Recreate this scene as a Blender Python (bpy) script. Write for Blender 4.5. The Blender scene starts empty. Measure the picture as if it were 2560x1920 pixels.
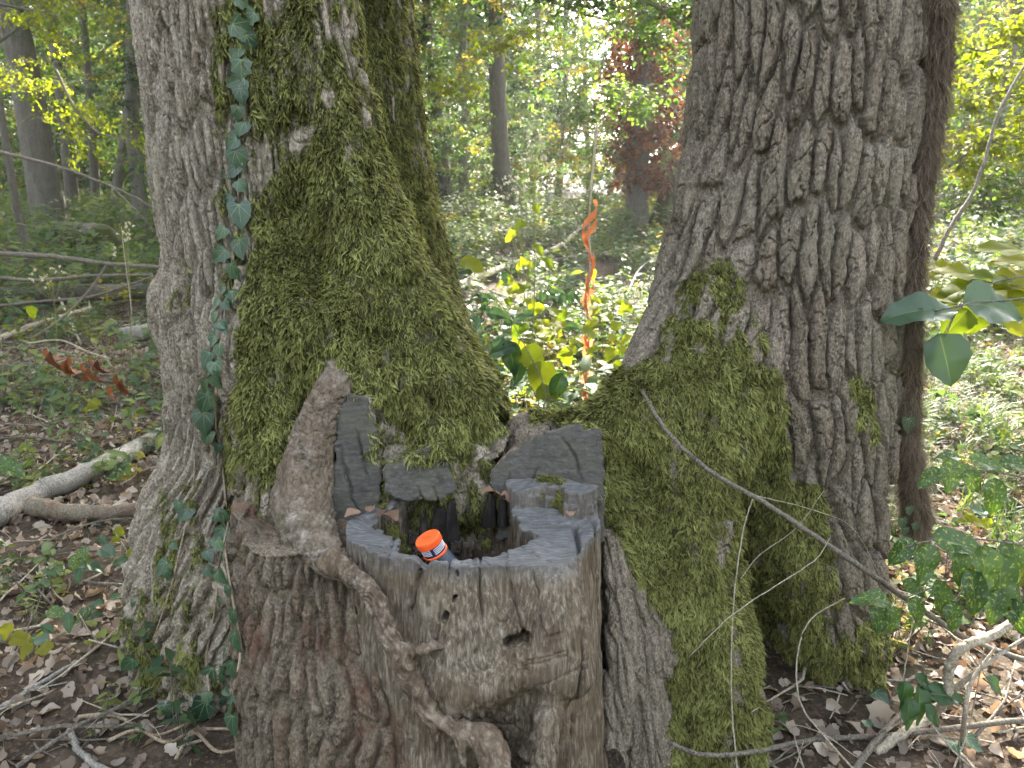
import bpy, math, random
import numpy as np
from mathutils import Vector, Matrix

R = math.radians
rng = np.random.default_rng(7)
random.seed(7)
scene = bpy.context.scene
col = scene.collection

# ------------------------------------------------------------------ camera
PITCH = 15.4
CAM_H = 1.5
FPX = 1923.0            # focal length in pixels of the 2560 px wide photograph
cam_d = bpy.data.cameras.new('camera')
cam_d.sensor_fit = 'HORIZONTAL'
cam_d.sensor_width = 34.6
cam_d.lens = 34.6 * FPX / 2560
cam_d.clip_start = 0.05
cam_d.clip_end = 2000
cam_d.dof.use_dof = True
cam_d.dof.focus_distance = 2.0
cam_d.dof.aperture_fstop = 7.0
cam = bpy.data.objects.new('camera', cam_d)
cam.location = (0, 0, CAM_H)
cam.rotation_euler = (R(90 - PITCH), 0, 0)
col.objects.link(cam)
scene.camera = cam

# ------------------------------------------------------------------ sky and sun
SUN_EL, SUN_AZ = 34.0, 14.0        # degrees; azimuth measured from the view direction towards the right
world = bpy.data.worlds.new('World')
scene.world = world
world.use_nodes = True
wn = world.node_tree
wn.nodes.clear()
w_out = wn.nodes.new('ShaderNodeOutputWorld')
w_bg = wn.nodes.new('ShaderNodeBackground')
w_sky = wn.nodes.new('ShaderNodeTexSky')
w_sky.sky_type = 'NISHITA'
w_sky.sun_disc = False
w_sky.sun_elevation = R(SUN_EL)
w_sky.sun_rotation = R(SUN_AZ)
w_sky.air_density = 1.0
w_sky.dust_density = 4.0
w_sky.ozone_density = 1.0
w_bg.inputs['Strength'].default_value = 0.15
w_hs = wn.nodes.new('ShaderNodeHueSaturation')      # hazy, milky late-summer sky
w_hs.inputs['Saturation'].default_value = 0.42
wn.links.new(w_sky.outputs[0], w_hs.inputs['Color'])
wn.links.new(w_hs.outputs[0], w_bg.inputs[0])
wn.links.new(w_bg.outputs[0], w_out.inputs[0])
sun_d = bpy.data.lights.new('sun', 'SUN')
sun_d.energy = 4.2
sun_d.angle = R(0.5)
sun_d.color = (1.0, 0.93, 0.82)
sun = bpy.data.objects.new('sun', sun_d)
SUN_DIR = Vector((math.sin(R(SUN_AZ)) * math.cos(R(SUN_EL)), math.cos(R(SUN_AZ)) * math.cos(R(SUN_EL)), math.sin(R(SUN_EL))))
sun.rotation_euler = SUN_DIR.to_track_quat('Z', 'Y').to_euler()
sun.location = (3, 10, 12)
col.objects.link(sun)

# ------------------------------------------------------------------ exposure
vs = scene.view_settings
vs.view_transform = 'Standard'
vs.look = 'None'
vs.exposure = 3.35
vs.gamma = 1.0
vs.use_curve_mapping = False
scene.cycles.use_denoising = True
scene.cycles.max_bounces = 5
scene.cycles.diffuse_bounces = 3
scene.cycles.transmission_bounces = 4
scene.cycles.volume_bounces = 0
scene.cycles.use_adaptive_sampling = True
scene.cycles.adaptive_threshold = 0.02
scene.cycles.transparent_max_bounces = 8
scene.cycles.sample_clamp_indirect = 6.0

HAZE = 0.0008
# ------------------------------------------------------------------ placing helpers
SV = 2560 / 2212.0
_cp, _sp = math.cos(R(PITCH)), math.sin(R(PITCH))


def at(vx, vy, Y):
    """point on the sight line of a photograph position, at forward distance Y"""
    xc = (vx * SV - 1280) / FPX
    yc = (960 - vy * SV) / FPX
    dy = _cp + yc * _sp
    dz = -_sp + yc * _cp
    t = Y / dy
    return np.array([xc * t, Y, CAM_H + dz * t])


def depth_of(vy, Y):
    yc = (960 - vy * SV) / FPX
    return Y / (_cp + yc * _sp)


def ground_at(vx, vy, z=0.0):
    yc = (960 - vy * SV) / FPX
    dy = _cp + yc * _sp
    dz = -_sp + yc * _cp
    t = (z - CAM_H) / dz
    return np.array([(vx * SV - 1280) / FPX * t, dy * t, z])


def to_v(P):
    """where a point sits in photograph coordinates (used once, to lay out moss patches)"""
    x = P[:, 0]
    zc = P[:, 1] * _cp - (P[:, 2] - CAM_H) * _sp
    yu = P[:, 1] * _sp + (P[:, 2] - CAM_H) * _cp
    return (x / zc * FPX + 1280) / SV, (960 - yu / zc * FPX) / SV


# ------------------------------------------------------------------ noise
_U = np.uint32


def _hash(ix, iy, iz, seed):
    h = ix.astype(_U) * _U(374761393) + iy.astype(_U) * _U(668265263) + iz.astype(_U) * _U(1274126177) + _U((seed * 144269) & 0xFFFFFFFF)
    h = (h ^ (h >> _U(13))) * _U(1274126177)
    h = (h ^ (h >> _U(16))) * _U(2246822519)
    return ((h ^ (h >> _U(15))) & _U(0xFFFFFF)).astype(np.float32) * np.float32(1 / 0xFFFFFF)


def vnoise(x, y, z=None, seed=0):
    x, y = np.asarray(x, np.float32), np.asarray(y, np.float32)
    dims = [x, y] if z is None else [x, y, np.asarray(z, np.float32)]
    I, W = [], []
    for q in dims:
        i = np.floor(q)
        f = q - i
        f = f * f * f * (f * (f * 6 - 15) + 10)
        i = i.astype(np.int64)
        I.append((i, i + 1))
        W.append((1 - f, f))
    zero = np.zeros(1, np.int64)
    r = 0
    for a in (0, 1):
        for b in (0, 1):
            if z is None:
                r = r + W[0][a] * W[1][b] * _hash(I[0][a], I[1][b], zero, seed)
            else:
                for c in (0, 1):
                    r = r + W[0][a] * W[1][b] * W[2][c] * _hash(I[0][a], I[1][b], I[2][c], seed)
    return r * 2 - 1


def fbm(x, y, z=None, seed=0, octv=4, gain=0.5):
    s, a, t = 0, 1.0, 0
    for o in range(octv):
        k = 2.03 ** o
        s = s + a * vnoise(x * k, y * k, None if z is None else z * k, seed + o * 17)
        t += a
        a *= gain
    return s / t


def worley(x, y, seed=0, jit=0.85):
    ix, iy = np.floor(x).astype(np.int64), np.floor(y).astype(np.int64)
    f1 = np.full(x.shape, 9.0)
    f2 = np.full(x.shape, 9.0)
    idn = np.zeros(x.shape)
    zz = np.zeros_like(ix)
    for a in (-1, 0, 1):
        for b in (-1, 0, 1):
            cx, cy = ix + a, iy + b
            px = cx + 0.5 + (_hash(cx, cy, zz, seed) - .5) * jit
            py = cy + 0.5 + (_hash(cx, cy, zz + 1, seed) - .5) * jit
            d = np.hypot(x - px, y - py)
            nid = _hash(cx, cy, zz + 2, seed)
            closer = d < f1
            f2 = np.where(closer, f1, np.minimum(f2, d))
            idn = np.where(closer, nid, idn)
            f1 = np.where(closer, d, f1)
    return f1, f2, idn


def sstep(a, b, x):
    t = np.clip((x - a) / (b - a), 0, 1)
    return t * t * (3 - 2 * t)


def in_poly(x, y, poly):
    c = np.zeros(x.shape, bool)
    n = len(poly)
    for i in range(n):
        x0, y0 = poly[i]
        x1, y1 = poly[(i + 1) % n]
        if y0 == y1:
            continue
        c ^= ((y0 > y) != (y1 > y)) & (x < (x1 - x0) * (y - y0) / (y1 - y0) + x0)
    return c


def dist_polyline(x, y, pts):
    d = np.full(x.shape, 9.0)
    t_all = np.zeros(x.shape)
    n = len(pts) - 1
    for i in range(n):
        ax, ay = pts[i]
        bx, by = pts[i + 1]
        L = (bx - ax) ** 2 + (by - ay) ** 2 + 1e-12
        t = np.clip(((x - ax) * (bx - ax) + (y - ay) * (by - ay)) / L, 0, 1)
        q = np.hypot(x - ax - t * (bx - ax), y - ay - t * (by - ay))
        t_all = np.where(q < d, (i + t) / n, t_all)
        d = np.minimum(d, q)
    return d, t_all


# ------------------------------------------------------------------ implicit bodies -> meshes
def chain_sdf(P, pts):
    """rounded tapering chain: pts = [(x, y, z, r), ...]"""
    x, y, z = (np.ascontiguousarray(P[:, k], np.float32) for k in range(3))
    d = None
    f = np.float32
    for i in range(len(pts) - 1):
        ax, ay, az, ra = (f(q) for q in pts[i])
        bx, by, bz, rb = (f(q) for q in pts[i + 1])
        ux, uy, uz = bx - ax, by - ay, bz - az
        L = f(1) / (ux * ux + uy * uy + uz * uz + f(1e-12))
        qx, qy, qz = x - ax, y - ay, z - az
        t = np.minimum(np.maximum((qx * ux + qy * uy + qz * uz) * L, f(0)), f(1))
        qx -= t * ux
        qy -= t * uy
        qz -= t * uz
        qx *= qx
        qy *= qy
        qz *= qz
        qx += qy
        qx += qz
        np.sqrt(qx, out=qx)
        t *= (rb - ra)
        qx -= t
        qx -= ra
        d = qx if d is None else np.minimum(d, qx, out=d)
    return d


def smin(a, b, k):
    h = np.maximum(k - np.abs(a - b), 0) / k
    return np.minimum(a, b) - h * h * k * 0.25


def surface_nets(f, lo, hi, h):
    lo = np.array(lo, np.float64)
    n = np.ceil((np.array(hi) - lo) / h / 4).astype(int) * 4
    cn = n // 4
    g = np.stack(np.meshgrid(*[np.arange(c) for c in cn], indexing='ij'), -1).reshape(-1, 3)
    cd = f((lo + (g * 4 + 1.5) * h).astype(np.float32)).astype(np.float32)
    D = np.repeat(np.repeat(np.repeat(cd.reshape(cn), 4, 0), 4, 1), 4, 2)
    act = g[np.abs(cd) < 4 * h * 2.0]
    off = np.stack(np.meshgrid(*[np.arange(4)] * 3, indexing='ij'), -1).reshape(-1, 3)
    for s in range(0, len(act), 20000):
        idx = (act[s:s + 20000, None, :] * 4 + off[None]).reshape(-1, 3)
        D[idx[:, 0], idx[:, 1], idx[:, 2]] = f((lo + idx * h).astype(np.float32))
    S = D < 0
    c = np.zeros(tuple(n - 1), np.int8)
    for a in (0, 1):
        for b in (0, 1):
            for e in (0, 1):
                c += S[a:n[0] - 1 + a, b:n[1] - 1 + b, e:n[2] - 1 + e]
    cells = np.argwhere((c > 0) & (c < 8))
    cid = np.full(tuple(n - 1), -1, np.int32)
    cid[tuple(cells.T)] = np.arange(len(cells))
    acc = np.zeros((len(cells), 3))
    cnt = np.zeros(len(cells))
    corners = [(a, b, e) for a in (0, 1) for b in (0, 1) for e in (0, 1)]
    for p in corners:
        for ax in range(3):
            if p[ax]:
                continue
            q = list(p)
            q[ax] = 1
            i0 = cells + p
            i1 = cells + q
            d0 = D[tuple(i0.T)]
            d1 = D[tuple(i1.T)]
            m = (d0 < 0) != (d1 < 0)
            t = np.where(m, d0 / np.where(m, d0 - d1, 1), 0)
            pt = np.array(p)[None] + t[:, None] * np.eye(3)[ax][None]
            acc[m] += pt[m]
            cnt[m] += 1
    verts = lo + (cells + acc / cnt[:, None]) * h
    quads = []
    for ax in range(3):
        u, v = (ax + 1) % 3, (ax + 2) % 3
        sl0 = [slice(None)] * 3
        sl1 = [slice(None)] * 3
        sl0[ax] = slice(0, n[ax] - 1)
        sl1[ax] = slice(1, n[ax])
        A, B = S[tuple(sl0)], S[tuple(sl1)]
        e = np.argwhere(A != B)
        ok = (e[:, u] > 0) & (e[:, v] > 0) & (e[:, u] < n[u] - 1) & (e[:, v] < n[v] - 1)
        e = e[ok]
        flip = B[tuple(e.T)]
        du = np.zeros(3, int)
        dv = np.zeros(3, int)
        du[u] = 1
        dv[v] = 1
        q = np.stack([cid[tuple((e - du - dv).T)], cid[tuple((e - dv).T)], cid[tuple(e.T)], cid[tuple((e - du).T)]], 1)
        q[flip] = q[flip][:, ::-1]
        quads.append(q)
    quads = np.concatenate(quads)
    quads = quads[(quads >= 0).all(1)]
    return verts, quads


def vert_normals(V, Q):
    n = np.cross(V[Q[:, 2]] - V[Q[:, 0]], V[Q[:, 3]] - V[Q[:, 1]])
    N = np.zeros(V.shape)
    for k in range(3):
        for c in range(4):
            N[:, k] += np.bincount(Q[:, c], n[:, k], len(V))
    return N / np.maximum(np.linalg.norm(N, axis=1), 1e-12)[:, None]


def relax(V, Q, it=1, lam=.5):
    for _ in range(it):
        acc = np.zeros(V.shape)
        cnt = np.zeros(len(V))
        for c in range(4):
            a, b = Q[:, c], Q[:, (c + 1) % 4]
            for k in range(3):
                acc[:, k] += np.bincount(a, V[b, k], len(V)) + np.bincount(b, V[a, k], len(V))
            cnt += np.bincount(a, minlength=len(V)) + np.bincount(b, minlength=len(V))
        V = V + lam * (acc / np.maximum(cnt, 1)[:, None] - V)
    return V


def refine(V, Q, sel):
    """split the chosen quads in four"""
    S = Q[sel]
    rest = Q[~sel]
    E = np.stack([S, np.roll(S, -1, 1)], -1).reshape(-1, 2)
    Es = np.sort(E, 1)
    key = Es[:, 0].astype(np.int64) * len(V) + Es[:, 1]
    uk, first, inv = np.unique(key, return_index=True, return_inverse=True)
    mid = V[Es[first]].mean(1)
    cen = V[S].mean(1)
    nv = len(V)
    em = (nv + inv).reshape(-1, 4)
    cc = nv + len(mid) + np.arange(len(S))
    V2 = np.concatenate([V, mid, cen])
    Q2 = np.concatenate([np.stack([S[:, i], em[:, i], cc, em[:, i - 1]], 1) for i in range(4)] + [rest])
    return V2, Q2


def mesh_np(name, V, F, mats=(), attrs=None, smooth=True):
    me = bpy.data.meshes.new(name)
    V = np.asarray(V, np.float32)
    F = np.asarray(F, np.int32)
    k = F.shape[1]
    me.vertices.add(len(V))
    me.vertices.foreach_set('co', V.ravel())
    me.loops.add(F.size)
    me.loops.foreach_set('vertex_index', F.ravel())
    me.polygons.add(len(F))
    me.polygons.foreach_set('loop_start', np.arange(0, F.size, k, dtype=np.int32))
    me.polygons.foreach_set('use_smooth', np.full(len(F), smooth, bool))
    me.update(calc_edges=True)
    for m in (mats if isinstance(mats, (list, tuple)) else [mats]):
        me.materials.append(m)
    for an, av in (attrs or {}).items():
        a = me.attributes.new(an, 'FLOAT', 'POINT')
        a.data.foreach_set('value', np.asarray(av, np.float32))
    return me


def link(name, me, parent=None, loc=None, rot=None, scale=None, kind=None):
    o = bpy.data.objects.new(name, me)
    col.objects.link(o)
    if parent is not None:
        o.parent = parent
    if loc is not None:
        o.location = loc
    if rot is not None:
        o.rotation_euler = rot
    if scale is not None:
        o.scale = (scale,) * 3 if np.isscalar(scale) else scale
    if kind:
        o['kind'] = kind
    return o


def tag(o, label, cat, group=None, kind=None):
    o['label'] = label
    o['category'] = cat
    if group:
        o['group'] = group
    if kind:
        o['kind'] = kind
    return o


def thing(name, loc, label, cat, group=None, rot=None):
    o = link(name, None, None, loc, rot)
    o.empty_display_size = 0.05
    return tag(o, label, cat, group)


def rebase(o, root):
    """keep a world-space mesh in place under a root that is only translated"""
    o.parent = root
    o.location = -Vector(root.location)
    return o


# tube along points, radii, n sides
def tube(pts, rad, n=8, cap=True, wob=0.0, seed=0):
    P = np.array(pts, float)
    m = len(P)
    rad = np.broadcast_to(np.array(rad, float), (m,))
    T = np.gradient(P, axis=0)
    T /= np.maximum(np.linalg.norm(T, axis=1), 1e-9)[:, None]
    ref = np.array([0.31, 0.17, 0.94]) if abs(T[0] @ np.array([0, 0, 1])) < .8 else np.array([1.0, .1, .05])
    V = []
    a = np.linspace(0, 2 * np.pi, n, endpoint=False)
    for i in range(m):
        u = np.cross(T[i], ref)
        u /= np.linalg.norm(u)
        w = np.cross(T[i], u)
        rr = rad[i] * (1 + wob * vnoise(np.cos(a) * 1.6 + seed, np.sin(a) * 1.6 + i * .13, None, seed))
        V.append(P[i] + rr[:, None] * (np.cos(a)[:, None] * u + np.sin(a)[:, None] * w))
    V = np.concatenate(V)
    i = np.arange(m - 1)[:, None] * n
    j = np.arange(n)[None]
    k = (j + 1) % n
    F = np.stack([i + j, i + k, i + n + k, i + n + j], -1).reshape(-1, 4)
    if cap:
        V = np.concatenate([V, P[:1], P[-1:]])
        c0, c1 = len(V) - 2, len(V) - 1
        jj = np.arange(n)
        kk = (jj + 1) % n
        e = (m - 1) * n
        F = np.concatenate([F, np.stack([kk, jj, np.full(n, c0), np.full(n, c0)], 1), np.stack([e + jj, e + kk, np.full(n, c1), np.full(n, c1)], 1)])
    return V, F


def quads_to_mesh(name, V, F, mats, smooth=True, attrs=None):
    """quads whose last two corners agree become triangles"""
    me = bpy.data.meshes.new(name)
    faces = [tuple(f) if f[2] != f[3] else tuple(f[:3]) for f in np.asarray(F).tolist()]
    me.from_pydata(np.asarray(V).tolist(), [], faces)
    me.polygons.foreach_set('use_smooth', np.full(len(me.polygons), smooth, bool))
    for m in (mats if isinstance(mats, (list, tuple)) else [mats]):
        me.materials.append(m)
    for an, av in (attrs or {}).items():
        a = me.attributes.new(an, 'FLOAT', 'POINT')
        a.data.foreach_set('value', np.asarray(av, np.float32))
    me.update()
    return me


def catmull(pts, k=6):
    P = np.array(pts, float)
    P = np.concatenate([2 * P[:1] - P[1:2], P, 2 * P[-1:] - P[-2:-1]])
    out = []
    for i in range(1, len(P) - 2):
        for t in np.linspace(0, 1, k, endpoint=False):
            out.append(0.5 * (2 * P[i] + (P[i + 1] - P[i - 1]) * t + (2 * P[i - 1] - 5 * P[i] + 4 * P[i + 1] - P[i + 2]) * t * t + (3 * P[i] - P[i - 1] - 3 * P[i + 1] + P[i + 2]) * t ** 3))
    out.append(P[-2])
    return np.array(out)


# ------------------------------------------------------------------ scatter (only for uncountable masses)
def euler_of(X, Y, Z):
    """XYZ euler angles of frames whose columns are X, Y, Z"""
    sy = np.clip(-X[:, 2], -1, 1)
    return np.stack([np.arctan2(Y[:, 2], Z[:, 2]), np.arcsin(sy), np.arctan2(X[:, 1], X[:, 0])], 1)


def proto_collection(name, meshes):
    c = bpy.data.collections.new(name)
    for i, me in enumerate(meshes):
        c.objects.link(bpy.data.objects.new(f'{name}_{i:02d}', me))
    return c


def scatter(name, P, rot, scl, coll, parent=None, idx=None):
    P = np.asarray(P, np.float32)
    n = len(P)
    me = bpy.data.meshes.new(name)
    me.vertices.add(n)
    me.vertices.foreach_set('co', P.ravel())
    a = me.attributes.new('rot', 'FLOAT_VECTOR', 'POINT')
    a.data.foreach_set('vector', np.asarray(rot, np.float32).ravel())
    a = me.attributes.new('scl', 'FLOAT', 'POINT')
    a.data.foreach_set('value', np.asarray(np.broadcast_to(scl, (n,)), np.float32))
    a = me.attributes.new('idx', 'INT', 'POINT')
    ii = rng.integers(0, len(coll.objects), n) if idx is None else idx
    a.data.foreach_set('value', np.asarray(ii, np.int32))
    o = link(name, me, parent, kind='stuff')
    ng = bpy.data.node_groups.new(name + '_scatter', 'GeometryNodeTree')
    ng.interface.new_socket('Geometry', in_out='INPUT', socket_type='NodeSocketGeometry')
    ng.interface.new_socket('Geometry', in_out='OUTPUT', socket_type='NodeSocketGeometry')
    N = ng.nodes
    L = ng.links
    gi = N.new('NodeGroupInput')
    go = N.new('NodeGroupOutput')
    iop = N.new('GeometryNodeInstanceOnPoints')
    ci = N.new('GeometryNodeCollectionInfo')
    ci.inputs['Collection'].default_value = coll
    ci.inputs['Separate Children'].default_value = True
    ci.inputs['Reset Children'].default_value = True

    def named(nm, ty):
        q = N.new('GeometryNodeInputNamedAttribute')
        q.data_type = ty
        q.inputs['Name'].default_value = nm
        return q.outputs['Attribute']
    e2r = N.new('FunctionNodeEulerToRotation')
    L.new(named('rot', 'FLOAT_VECTOR'), e2r.inputs[0])
    L.new(gi.outputs[0], iop.inputs['Points'])
    L.new(ci.outputs[0], iop.inputs['Instance'])
    iop.inputs['Pick Instance'].default_value = True
    L.new(named('idx', 'INT'), iop.inputs['Instance Index'])
    L.new(e2r.outputs[0], iop.inputs['Rotation'])
    L.new(named('scl', 'FLOAT'), iop.inputs['Scale'])
    L.new(iop.outputs[0], go.inputs[0])
    md = o.modifiers.new('scatter', 'NODES')
    md.node_group = ng
    return o


# ------------------------------------------------------------------ materials
class Mat:
    def __init__(self, name):
        self.m = bpy.data.materials.new(name)
        self.m.use_nodes = True
        self.t = self.m.node_tree
        self.t.nodes.clear()
        self.out = self.n('ShaderNodeOutputMaterial')

    def n(self, ty, **kw):
        q = self.t.nodes.new(ty)
        for k, v in kw.items():
            setattr(q, k, v)
        return q

    def l(self, a, b):
        self.t.links.new(a, b)

    def inp(self, node, key, v):
        if hasattr(v, 'node') or isinstance(v, bpy.types.NodeSocket):
            self.l(v, node.inputs[key])
        else:
            node.inputs[key].default_value = v

    def coord(self, kind='Object'):
        return self.n('ShaderNodeTexCoord').outputs[kind]

    def mapping(self, vec, scale=(1, 1, 1), loc=(0, 0, 0), rot=(0, 0, 0)):
        m = self.n('ShaderNodeMapping')
        self.l(vec, m.inputs[0])
        m.inputs['Scale'].default_value = scale
        m.inputs['Location'].default_value = loc
        m.inputs['Rotation'].default_value = rot
        return m.outputs[0]

    def noise(self, vec, scale=5, detail=4, rough=.55, dist=0.0):
        q = self.n('ShaderNodeTexNoise')
        self.l(vec, q.inputs['Vector'])
        q.inputs['Scale'].default_value = scale
        q.inputs['Detail'].default_value = detail
        q.inputs['Roughness'].default_value = rough
        q.inputs['Distortion'].default_value = dist
        return q.outputs['Fac']

    def ramp(self, fac, stops, interp='LINEAR'):
        q = self.n('ShaderNodeValToRGB')
        q.color_ramp.interpolation = interp
        e = q.color_ramp.elements
        while len(e) < len(stops):
            e.new(0.5)
        for i, (p, c) in enumerate(stops):
            e[i].position = p
            c = (c, c, c) if np.isscalar(c) else c
            e[i].color = (*c, 1)
        self.l(fac, q.inputs[0])
        return q.outputs[0]

    def mix(self, fac, a, b, mode='MIX'):
        q = self.n('ShaderNodeMix', data_type='RGBA', blend_type=mode)
        self.inp(q, 0, fac)
        self.inp(q, 6, a if not isinstance(a, tuple) else (*a, 1)[:4])
        self.inp(q, 7, b if not isinstance(b, tuple) else (*b, 1)[:4])
        return q.outputs[2]

    def math(self, op, a, b=0.5, clamp=False):
        q = self.n('ShaderNodeMath', operation=op, use_clamp=clamp)
        self.inp(q, 0, a)
        self.inp(q, 1, b)
        return q.outputs[0]

    def attr(self, name):
        return self.n('ShaderNodeAttribute', attribute_name=name).outputs['Fac']

    def rand(self):
        return self.n('ShaderNodeObjectInfo').outputs['Random']

    def bump(self, h, strength=.4, dist=.005):
        q = self.n('ShaderNodeBump')
        q.inputs['Strength'].default_value = strength
        q.inputs['Distance'].default_value = dist
        self.l(h, q.inputs['Height'])
        return q.outputs[0]

    def principled(self, color, rough=.8, normal=None, spec=.3, **kw):
        q = self.n('ShaderNodeBsdfPrincipled')
        self.inp(q, 'Base Color', color if not isinstance(color, tuple) else (*color, 1)[:4])
        self.inp(q, 'Roughness', rough)
        q.inputs['Specular IOR Level'].default_value = spec
        if normal is not None:
            self.l(normal, q.inputs['Normal'])
        for k, v in kw.items():
            self.inp(q, k, v)
        return q

    def done(self, sh):
        self.l(sh.outputs[0], self.out.inputs[0])
        return self.m


def leaf_mat(name, stops, trans=.45, trans_tint=(1.25, 1.1, .35), rough=.5, spec=.3, spots=None, vein=None, patch=None):
    """thin leaf: reflects and lets light through; colour varies from piece to piece"""
    M = Mat(name)
    r = M.rand()
    co = M.ramp(r, stops)
    at_ = M.n('ShaderNodeAttribute', attribute_name='shade').outputs['Fac']
    co = M.mix(M.math('MULTIPLY', at_, .6), co, M.ramp(at_, [(0, stops[0][1]), (1, stops[-1][1])]))
    if patch:
        pos = M.n('ShaderNodeNewGeometry').outputs['Position']
        co = M.mix(M.ramp(M.noise(pos, patch[0], 4, .6), [(.38, 0.0), (.62, 1.0)]), co, M.mix(1.0, co, patch[1], 'MULTIPLY'))
    if spots:
        nz = M.noise(M.coord('UV'), 9, 5, .7)
        co = M.mix(M.ramp(nz, [(spots[0], 0.0), (spots[0] + .1, 1.0)]), co, spots[1])
    if vein:
        v = M.attr('vein')
        co = M.mix(M.math('MULTIPLY', v, vein[0]), co, vein[1])
    p = M.principled(co, rough, spec=spec)
    tr = M.n('ShaderNodeBsdfTranslucent')
    M.l(M.mix(1.0, co, trans_tint, 'MULTIPLY'), tr.inputs[0])
    mx = M.n('ShaderNodeMixShader')
    mx.inputs[0].default_value = trans
    M.l(p.outputs[0], mx.inputs[1])
    M.l(tr.outputs[0], mx.inputs[2])
    return M.done(mx)


def bark_mat(name, stops, moss_col=(.035, .04, .012), scale=1.0, red=None, lichen=.3):
    M = Mat(name)
    c = M.coord()
    n1 = M.noise(M.mapping(c, (34 * scale, 34 * scale, 6 * scale)), 1.0, 8, .7, .4)
    n2 = M.noise(M.mapping(c, (190, 190, 110)), 1.0, 5, .68)
    n3 = M.noise(c, 3.0, 4, .6)
    n5 = M.noise(c, 45, 6, .7)
    co = M.ramp(n1, stops)
    co = M.mix(M.ramp(n2, [(.42, 0.0), (.64, .85)]), co, tuple(np.minimum(np.array(stops[-1][1]) * 1.3, .8)))
    co = M.mix(M.ramp(n5, [(.30, .7), (.46, 0.0)]), co, tuple(np.array(stops[0][1]) * .75))
    co = M.mix(M.math('MULTIPLY', M.ramp(n3, [(.45, 0.0), (.7, 1.0)]), lichen), co, (.20, .20, .155))
    if red:
        co = M.mix(M.ramp(M.noise(M.mapping(c, (9, 9, 5), (3, 1, 4)), 1.0, 5, .65), [(.5, 0.0), (.68, red[0])]), co, red[1])
    pl = M.attr('plate')
    co = M.mix(M.math('MULTIPLY', pl, .45), co, M.mix(1.0, co, (.55, .50, .44), 'MULTIPLY'))
    m = M.attr('moss')
    green = M.ramp(M.noise(c, 90, 4, .7), [(.3, moss_col), (.75, tuple(np.array(moss_col) * 2.4))])
    co = M.mix(m, co, green)
    hgt = M.math('ADD', M.math('MULTIPLY', n2, .45), M.math('ADD', M.math('MULTIPLY', n5, .8), M.noise(M.mapping(c, (70, 70, 14)), 1.0, 6, .72)))
    b = M.bump(hgt, .9, .009)
    return M.done(M.principled(co, .88, b, .18))

# ================================================================== bark, wood and moss materials
M_BARK_PALE = bark_mat('bark_pale', [(.25, (.066, .052, .039)), (.5, (.22, .184, .143)), (.75, (.50, .44, .365))])
M_BARK_GREY = bark_mat('bark_grey', [(.25, (.048, .037, .028)), (.5, (.145, .118, .090)), (.78, (.32, .275, .222))])
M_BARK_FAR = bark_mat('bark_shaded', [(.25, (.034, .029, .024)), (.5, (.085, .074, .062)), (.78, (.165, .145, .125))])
M_BARK_RED = bark_mat('bark_reddish', [(.25, (.052, .040, .029)), (.5, (.13, .102, .075)), (.78, (.27, .225, .175))], red=(.7, (.15, .07, .045)))


def smooth_bark():
    M = Mat('callus_bark')
    c = M.coord()
    n1 = M.noise(c, 40, 6, .68)
    v = M.n('ShaderNodeTexVoronoi', feature='DISTANCE_TO_EDGE')
    M.l(M.mapping(c, (70, 70, 45)), v.inputs['Vector'])
    v.inputs['Scale'].default_value = 1.0
    crk = M.ramp(v.outputs['Distance'], [(0.0, 0.0), (.07, 1.0)])
    co = M.ramp(n1, [(.3, (.058, .045, .034)), (.5, (.165, .136, .106)), (.72, (.39, .345, .29))])
    co = M.mix(M.ramp(M.noise(c, 7, 4, .6), [(.42, 0.0), (.62, .7)]), co, (.15, .112, .08))
    co = M.mix(M.ramp(M.noise(M.mapping(c, (1, 1, 1), (5, 2, 1)), 11, 4, .6), [(.6, 0.0), (.72, .5)]), co, (.17, .08, .045))
    co = M.mix(M.attr('moss'), co, (.05, .055, .018))
    h = M.math('ADD', M.math('MULTIPLY', crk, .5), n1)
    return M.done(M.principled(co, .85, M.bump(h, .8, .005), .2))


M_CALLUS = smooth_bark()


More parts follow.
